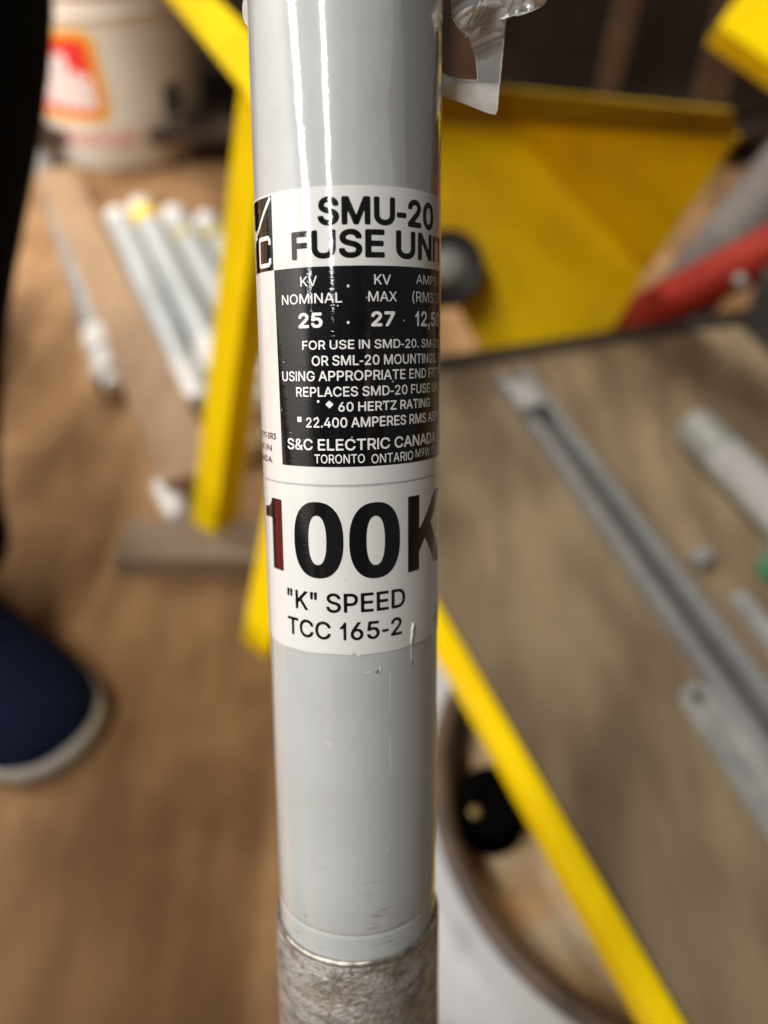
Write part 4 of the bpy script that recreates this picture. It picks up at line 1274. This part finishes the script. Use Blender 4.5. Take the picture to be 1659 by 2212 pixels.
def strokes(name, shapes, material, parent, rho, cell=0.00012):
    """each shape: one polygon, or a list of polygons to be united; all in (theta, t)"""
    verts, faces = [], []
    for sh in shapes:
        group_ = sh if isinstance(sh[0][0], (tuple, list)) else [sh]
        polys = []
        for P in group_:
            q_ = np.array([(a * R, -t * R) for a, t in P])
            area = np.sum(q_[:, 0] * np.roll(q_[:, 1], -1) - np.roll(q_[:, 0], -1) * q_[:, 1])
            polys.append(q_ if area > 0 else q_[::-1])
        contour_mesh(verts, faces, polys, 0.0, cell, rho)
    me = bpy.data.meshes.new(name)
    me.from_pydata(verts, [], faces)
    bm = bmesh.new(); bm.from_mesh(me)
    for f_ in bm.faces:
        f_.normal_update()
        c_ = f_.calc_center_median()
        if f_.normal.dot(Vector((c_.x, c_.y, 0))) < 0: f_.normal_flip()
    bm.to_mesh(me); bm.free()
    return obj(name, me, material, parent, world_space=False)


def thick(pts, w0, w1=None):
    """ribbon along a polyline in (theta, t): one quad per stretch and a disc per joint"""
    w1 = w0 if w1 is None else w1
    out_ = []
    m_ = len(pts)
    for i in range(m_ - 1):
        a = np.array(pts[i]); b = np.array(pts[i + 1])
        d_ = (b - a) / np.linalg.norm(b - a); n_ = np.array([-d_[1], d_[0]])
        wa = (w0 + (w1 - w0) * i / (m_ - 1)) / 2; wb = (w0 + (w1 - w0) * (i + 1) / (m_ - 1)) / 2
        out_.append([tuple(a + n_ * wa), tuple(b + n_ * wb), tuple(b - n_ * wb), tuple(a - n_ * wa)])
        if i: out_.append([(a[0] + wa * math.cos(k * math.pi / 8), a[1] + wa * math.sin(k * math.pi / 8)) for k in range(16)])
    return out_


# emblem: diagonal rule, ampersand and block letters
rc_ = 0.045
cl = [(-0.868, -2.905), (-0.868, -2.945), (-0.895, -2.975), (-1.085, -2.975), (-1.098, -2.955), (-1.098, -2.730), (-1.085, -2.712), (-0.895, -2.712), (-0.868, -2.735), (-0.868, -2.775)]
sl = [(-1.36, -3.20), (-1.36, -3.26), (-1.39, -3.29), (-1.58, -3.29), (-1.60, -3.26), (-1.60, -3.17), (-1.58, -3.14), (-1.39, -3.12), (-1.36, -3.09), (-1.36, -3.03), (-1.39, -3.0), (-1.58, -3.0), (-1.60, -3.03), (-1.60, -3.07)]
strokes("emblem_print", [thick(cl, 0.042), thick([(-0.832, -3.352), (-1.074, -3.108), (-1.345, -2.918), (-1.80, -2.66)], 0.040, 0.030), thick(sl, 0.042)], M_WHITEINK, logo, RL + .00006)
text_part("ampersand", [("&", 0, -1.285, 0, -1.155, -3.085, -2.985, 0.5, 'w')], M_WHITEINK, logo, RL + .00007)
# bullet marks of the black panel
sq = lambda a, t, h: [(a - h, t - h), (a + h, t - h), (a + h, t + h), (a - h, t + h)]
strokes("bullet_print", [[(-0.173, -1.353), (-0.130, -1.313), (-0.173, -1.273), (-0.216, -1.313)], sq(-0.509, -1.161, 0.026)], M_WHITEINK, panel, RL + .00005)
strokes("print_specks", [sq(.033, -2.461, .011), sq(.028, -2.114, .012), sq(-.072, -2.277, .007), sq(.214, -2.35, .006), sq(.62, -2.13, .006), sq(-.29, -1.345, .012), sq(.62, -1.29, .010), sq(.38, -1.31, .006),
                         sq(-.30, -1.185, .007), sq(.05, -0.98, .006), sq(-.63, -1.02, .005), sq(-.70, -1.74, .006), sq(-.75, -1.25, .005)], M_WHITEINK, panel, RL + .00005)

# ------------------------------------------------------------------ wear: torn curl in the lower label, chips and scratches on the enamel
M_TORN = mat("torn_label_edge", (0.70, 0.68, 0.62), 0.5, col2=(0.55, 0.52, 0.46), scale=900)
bm = bmesh.new()
path = [(0.735, 1.100), (0.745, 1.125), (0.735, 1.160), (0.722, 1.200), (0.728, 1.235), (0.716, 1.275), (0.712, 1.320), (0.716, 1.362)]
rad = [.00005, .00022, .00030, .00022, .00026, .00020, .00016, .00008]
tube_path(bm, [cyl(a, t, RL + .00012) for a, t in path], rad, 10)
obj("torn_curl", bm, M_TORN, lower, world_space=False)
M_CHIP = mat("pale_scratch", (0.60, 0.60, 0.58), 0.4, col2=(0.5, 0.5, 0.48), scale=900)
M_CHIPD = mat("dark_chip", (0.08, 0.08, 0.085), 0.6, col2=(0.2, 0.2, 0.2), scale=2500, lo=.4, hi=.6)
bm = bmesh.new()
for pth, w in (([(0.722, 1.375), (0.726, 1.43), (0.715, 1.47), (0.722, 1.52), (0.740, 1.60)], .00007), ([(0.322, 1.535), (0.326, 1.575), (0.318, 1.612)], .00011),
               ([(0.30, 1.59), (0.22, 1.575), (0.16, 1.572)], .00004), ([(0.705, 1.66), (0.712, 1.668)], .00010), ([(0.83, 1.46), (0.84, 1.462)], .0001),
               ([(-0.385, 1.92), (-0.39, 2.02)], .00005), ([(-0.36, 2.04), (-0.355, 2.09)], .00005), ([(-0.30, 2.40), (-0.17, 2.42)], .00005), ([(-0.27, 2.43), (-0.16, 2.445)], .00004),
               ([(0.02, 2.2), (0.025, 2.26)], .00004), ([(0.44, 1.6), (0.445, 2.3)], .00003), ([(0.44, 2.4), (0.44, 3.1)], .00003), ([(0.40, 3.75), (0.405, 3.83)], .00005)):
    tube_path(bm, [cyl(a, t, R) for a, t in pth], [w] * len(pth), 6)
obj("scratch", bm, M_CHIP, fuse, world_space=False)
strokes("chip", [[(0.268, 1.585), (0.285, 1.57), (0.305, 1.555), (0.318, 1.575), (0.314, 1.61), (0.290, 1.60)], [(0.738, 1.55), (0.752, 1.54), (0.755, 1.60), (0.742, 1.59)], sq(0.10, 2.22, .008), sq(-.13, 2.90, .006),
                 sq(.13, 2.74, .007), sq(.38, 3.6, .007), sq(-.34, 2.03, .005), sq(-.62, 4.70, .014), sq(-.5, 3.9, .006)], M_CHIPD, fuse, R + .00003, 0.00008)
M_STAIN = mat("yellow_stain", (0.42, 0.40, 0.30), 0.3, col2=(0.36, 0.365, 0.345), scale=1500, coat=1.0)

# ------------------------------------------------------------------ clear plastic wrap
M_FILM = bpy.data.materials.new("clear_plastic_film")
M_FILM.use_nodes = True
nt = M_FILM.node_tree
L = nt.links.new
for n_ in list(nt.nodes): nt.nodes.remove(n_)
om = N(nt, "ShaderNodeOutputMaterial")
tr_ = N(nt, "ShaderNodeBsdfTransparent"); tr_.inputs[0].default_value = (0.97, 0.96, 0.94, 1)
df = N(nt, "ShaderNodeBsdfDiffuse"); df.inputs[0].default_value = (0.86, 0.85, 0.83, 1)
tl = N(nt, "ShaderNodeBsdfTranslucent"); tl.inputs[0].default_value = (0.86, 0.85, 0.83, 1)
gl = N(nt, "ShaderNodeBsdfGlossy"); gl.inputs["Roughness"].default_value = 0.14
ad = N(nt, "ShaderNodeMixShader"); ad.inputs[0].default_value = 0.25
L(df.outputs[0], ad.inputs[1]); L(tl.outputs[0], ad.inputs[2])
tc = N(nt, "ShaderNodeTexCoord")
nz = N(nt, "ShaderNodeTexNoise", i_2=260.0, i_3=5.0)
L(tc.outputs["Object"], nz.inputs["Vector"])
mr = N(nt, "ShaderNodeMapRange", i_1=0.3, i_2=0.75, i_3=0.50, i_4=0.86)
L(nz.outputs["Fac"], mr.inputs[0])
m1 = N(nt, "ShaderNodeMixShader")
L(mr.outputs[0], m1.inputs[0]); L(tr_.outputs[0], m1.inputs[1]); L(ad.outputs[0], m1.inputs[2])
lw = N(nt, "ShaderNodeLayerWeight"); lw.inputs[0].default_value = 0.35
mr2 = N(nt, "ShaderNodeMapRange", i_1=0.0, i_2=1.0, i_3=0.07, i_4=0.75)
L(lw.outputs["Fresnel"], mr2.inputs[0])
m2 = N(nt, "ShaderNodeMixShader")
L(mr2.outputs[0], m2.inputs[0]); L(m1.outputs[0], m2.inputs[1]); L(gl.outputs[0], m2.inputs[2])
nb = N(nt, "ShaderNodeTexNoise", i_2=420.0, i_3=4.0)
L(tc.outputs["Object"], nb.inputs["Vector"])
bp = N(nt, "ShaderNodeBump"); bp.inputs["Strength"].default_value = 0.25; bp.inputs["Distance"].default_value = 0.0004
L(nb.outputs["Fac"], bp.inputs["Height"])
L(bp.outputs[0], gl.inputs["Normal"])
L(m2.outputs[0], om.inputs[0])
M_FEDGE = mat("film_edge", (0.78, 0.74, 0.68), 0.25, col2=(0.6, 0.57, 0.52), scale=700, coat=0.5)

wrap = tag(empty("plastic_wrap", P0 - AX * 0.06), "torn clear plastic wrap hanging off the top of the fuse unit", "plastic wrap")
FILM_D = 0.1475


def film_pt(u, v, curl=0.0):
    """point of the hanging film; u, v were read off the photograph for the plane it hangs in"""
    return at_depth(u, v, FILM_D + curl)


def film_sheet(name, outline, curl, parent, edge=True, n=26):
    """fill the outline with a fine grid (clipped) so that it can curl, give it the film's thickness and a bright cut edge"""
    P = np.array(outline, float)
    cell = (P[:, 0].max() - P[:, 0].min()) / n
    gx = np.arange(P[:, 0].min() - 2 * cell, P[:, 0].max() + 3 * cell, cell)
    gy = np.arange(P[:, 1].min() - 2 * cell, P[:, 1].max() + 3 * cell, cell)
    f = field([P], gx, gy)
    verts, faces, cache = [], [], {}

    def vert(key, x, y):
        if key not in cache:
            cache[key] = len(verts); verts.append(film_pt(x, y, curl(x, y)))
        return cache[key]
    for j in range(len(gy) - 1):
        for i in range(len(gx) - 1):
            cs = ((i, j), (i + 1, j), (i + 1, j + 1), (i, j + 1))
            v = [f[b, a] for a, b in cs]
            if max(v) <= 0: continue
            poly = []
            for q in range(4):
                (a, b), (c, d_) = cs[q], cs[(q + 1) % 4]
                va, vb = v[q], v[(q + 1) % 4]
                if va > 0: poly.append(vert((a, b), gx[a], gy[b]))
                if (va > 0) != (vb > 0):
                    t = va / (va - vb)
                    key = ((a, b), (c, d_)) if (a, b) < (c, d_) else ((c, d_), (a, b))
                    poly.append(vert(key, gx[a] + (gx[c] - gx[a]) * t, gy[b] + (gy[d_] - gy[b]) * t))
            if len(poly) >= 3: faces.append(tuple(poly))
    me = bpy.data.meshes.new(name)
    me.from_pydata(verts, [], faces)
    o = obj(name, me, M_FILM, parent)
    if edge:
        bm = bmesh.new()
        ring = [film_pt(x, y, curl(x, y)) for x, y in outline]
        tube_path(bm, ring + [ring[0]], [0.000075] * (len(ring) + 1), 6, cap=False)
        obj("cut_edge", bm, M_FEDGE, o)
    return o


def densify(pts, k=5, smooth=True):
    out = []
    m_ = len(pts)
    for i in range(m_):
        p0, p1, p2, p3 = (np.array(pts[(i + j) % m_], float) for j in (-1, 0, 1, 2))
        for s in range(k):
            t = s / k
            if smooth:
                q = 0.5 * ((2 * p1) + (p2 - p0) * t + (2 * p0 - 5 * p1 + 4 * p2 - p3) * t * t + (3 * p1 - p0 - 3 * p2 + p3) * t ** 3)
                lin = p1 * (1 - t) + p2 * t
                q = q * 0.6 + lin * 0.4
            else:
                q = p1 * (1 - t) + p2 * t
            out.append(tuple(q))
    return out


# L-shaped strip that still clings to the tube
ell = [(942, 150), (966, 163), (992, 171), (1022, 174), (1031, 172), (1031, 152), (1027, 122), (1018, 96), (1011, 78), (1000, 66), (1040, 30), (1092, 18), (1090, 62), (1083, 140), (1077, 196), (1070, 247), (1010, 226), (950, 205), (936, 200)]
film_sheet("hanging_strip", densify(ell, 4), lambda u, v: 0.0012 * math.sin((v - 40) / 34.0) + 0.0009 * math.exp(-((v - 100 + (u - 1050) * 0.45) / 16.0) ** 2) * 3, wrap)
crump = [(983, -30), (976, 8), (977, 34), (984, 52), (996, 66), (1010, 77), (1004, 80), (1012, 76), (1030, 60), (1060, 46), (1090, 40), (1120, 30), (1148, 24), (1172, 12), (1186, -10), (1190, -40)]
film_sheet("crumpled_flap", densify(crump, 4), lambda u, v: -0.0035 - 0.0030 * math.sin((u - 990) / 21.0 + v * 0.03) - 0.0016 * math.sin(v / 13.0 + u / 40.0), wrap)
# fold ridges in the crumple
bm = bmesh.new()
for ln in ([(1012, 72), (1030, 40), (1048, 5), (1060, -25)], [(1008, 70), (1016, 44), (1034, 12), (1044, -20)], [(1020, 70), (1044, 34), (1062, 0)], [(1035, 58), (1075, 42), (1098, 30), (1118, 34), (1150, 24)]):
    tube_path(bm, [film_pt(u, v, -0.0035 - 0.0030 * math.sin((u - 990) / 21.0 + v * 0.03) - 0.0016 * math.sin(v / 13.0 + u / 40.0) - 0.0002) for u, v in densify(ln, 4)[:-4]], [0.00006] * (len(ln) * 4 - 4), 6)
obj("fold", bm, M_FEDGE, wrap)
# sheet clinging round the tube's right side
bm = patch(0.52, 2.2, -8.4, -3.395, R + .00016, .00002, 40, lambda a, t, j, n_: t)
for v in bm.verts:
    co = v.co
    th = math.atan2(co.x, co.y); t = (ZB - co.z) / R
    lo_ = 0.50 + 0.045 * math.sin(t * 1.9) + 0.02 * math.sin(t * 5.1)
    k = (th - 0.52) / (2.2 - 0.52)
    nth_ = lo_ + (2.2 - lo_) * k
    rho = math.hypot(co.x, co.y) + 0.00005 * math.sin(t * 2.4 + th * 3) ** 2
    co.x, co.y = rho * math.sin(nth_), rho * math.cos(nth_)
me = bpy.data.meshes.new("clinging_sheet")
bm.to_mesh(me); bm.free()
me.transform(FRAME)
M_CLING = M_FILM.copy(); M_CLING.name = "clear_plastic_film_tight"
for n_ in M_CLING.node_tree.nodes:
    if n_.type == 'MAP_RANGE':
        if abs(n_.inputs[4].default_value - 0.86) < 1e-3: n_.inputs[3].default_value, n_.inputs[4].default_value = 0.02, 0.07
        else: n_.inputs[3].default_value, n_.inputs[4].default_value = 0.03, 0.45
    if n_.type == 'BSDF_GLOSSY': n_.inputs["Roughness"].default_value = 0.05
sharp(obj("clinging_sheet", me, M_CLING, wrap), 50)
# small flap on the left
lf = [(536, -20), (526, 4), (525, 30), (530, 48), (540, 60), (548, 50), (550, -20)]
FILM_D = 0.1440
film_sheet("loose_corner", densify(lf, 4), lambda u, v: 0.0, wrap)
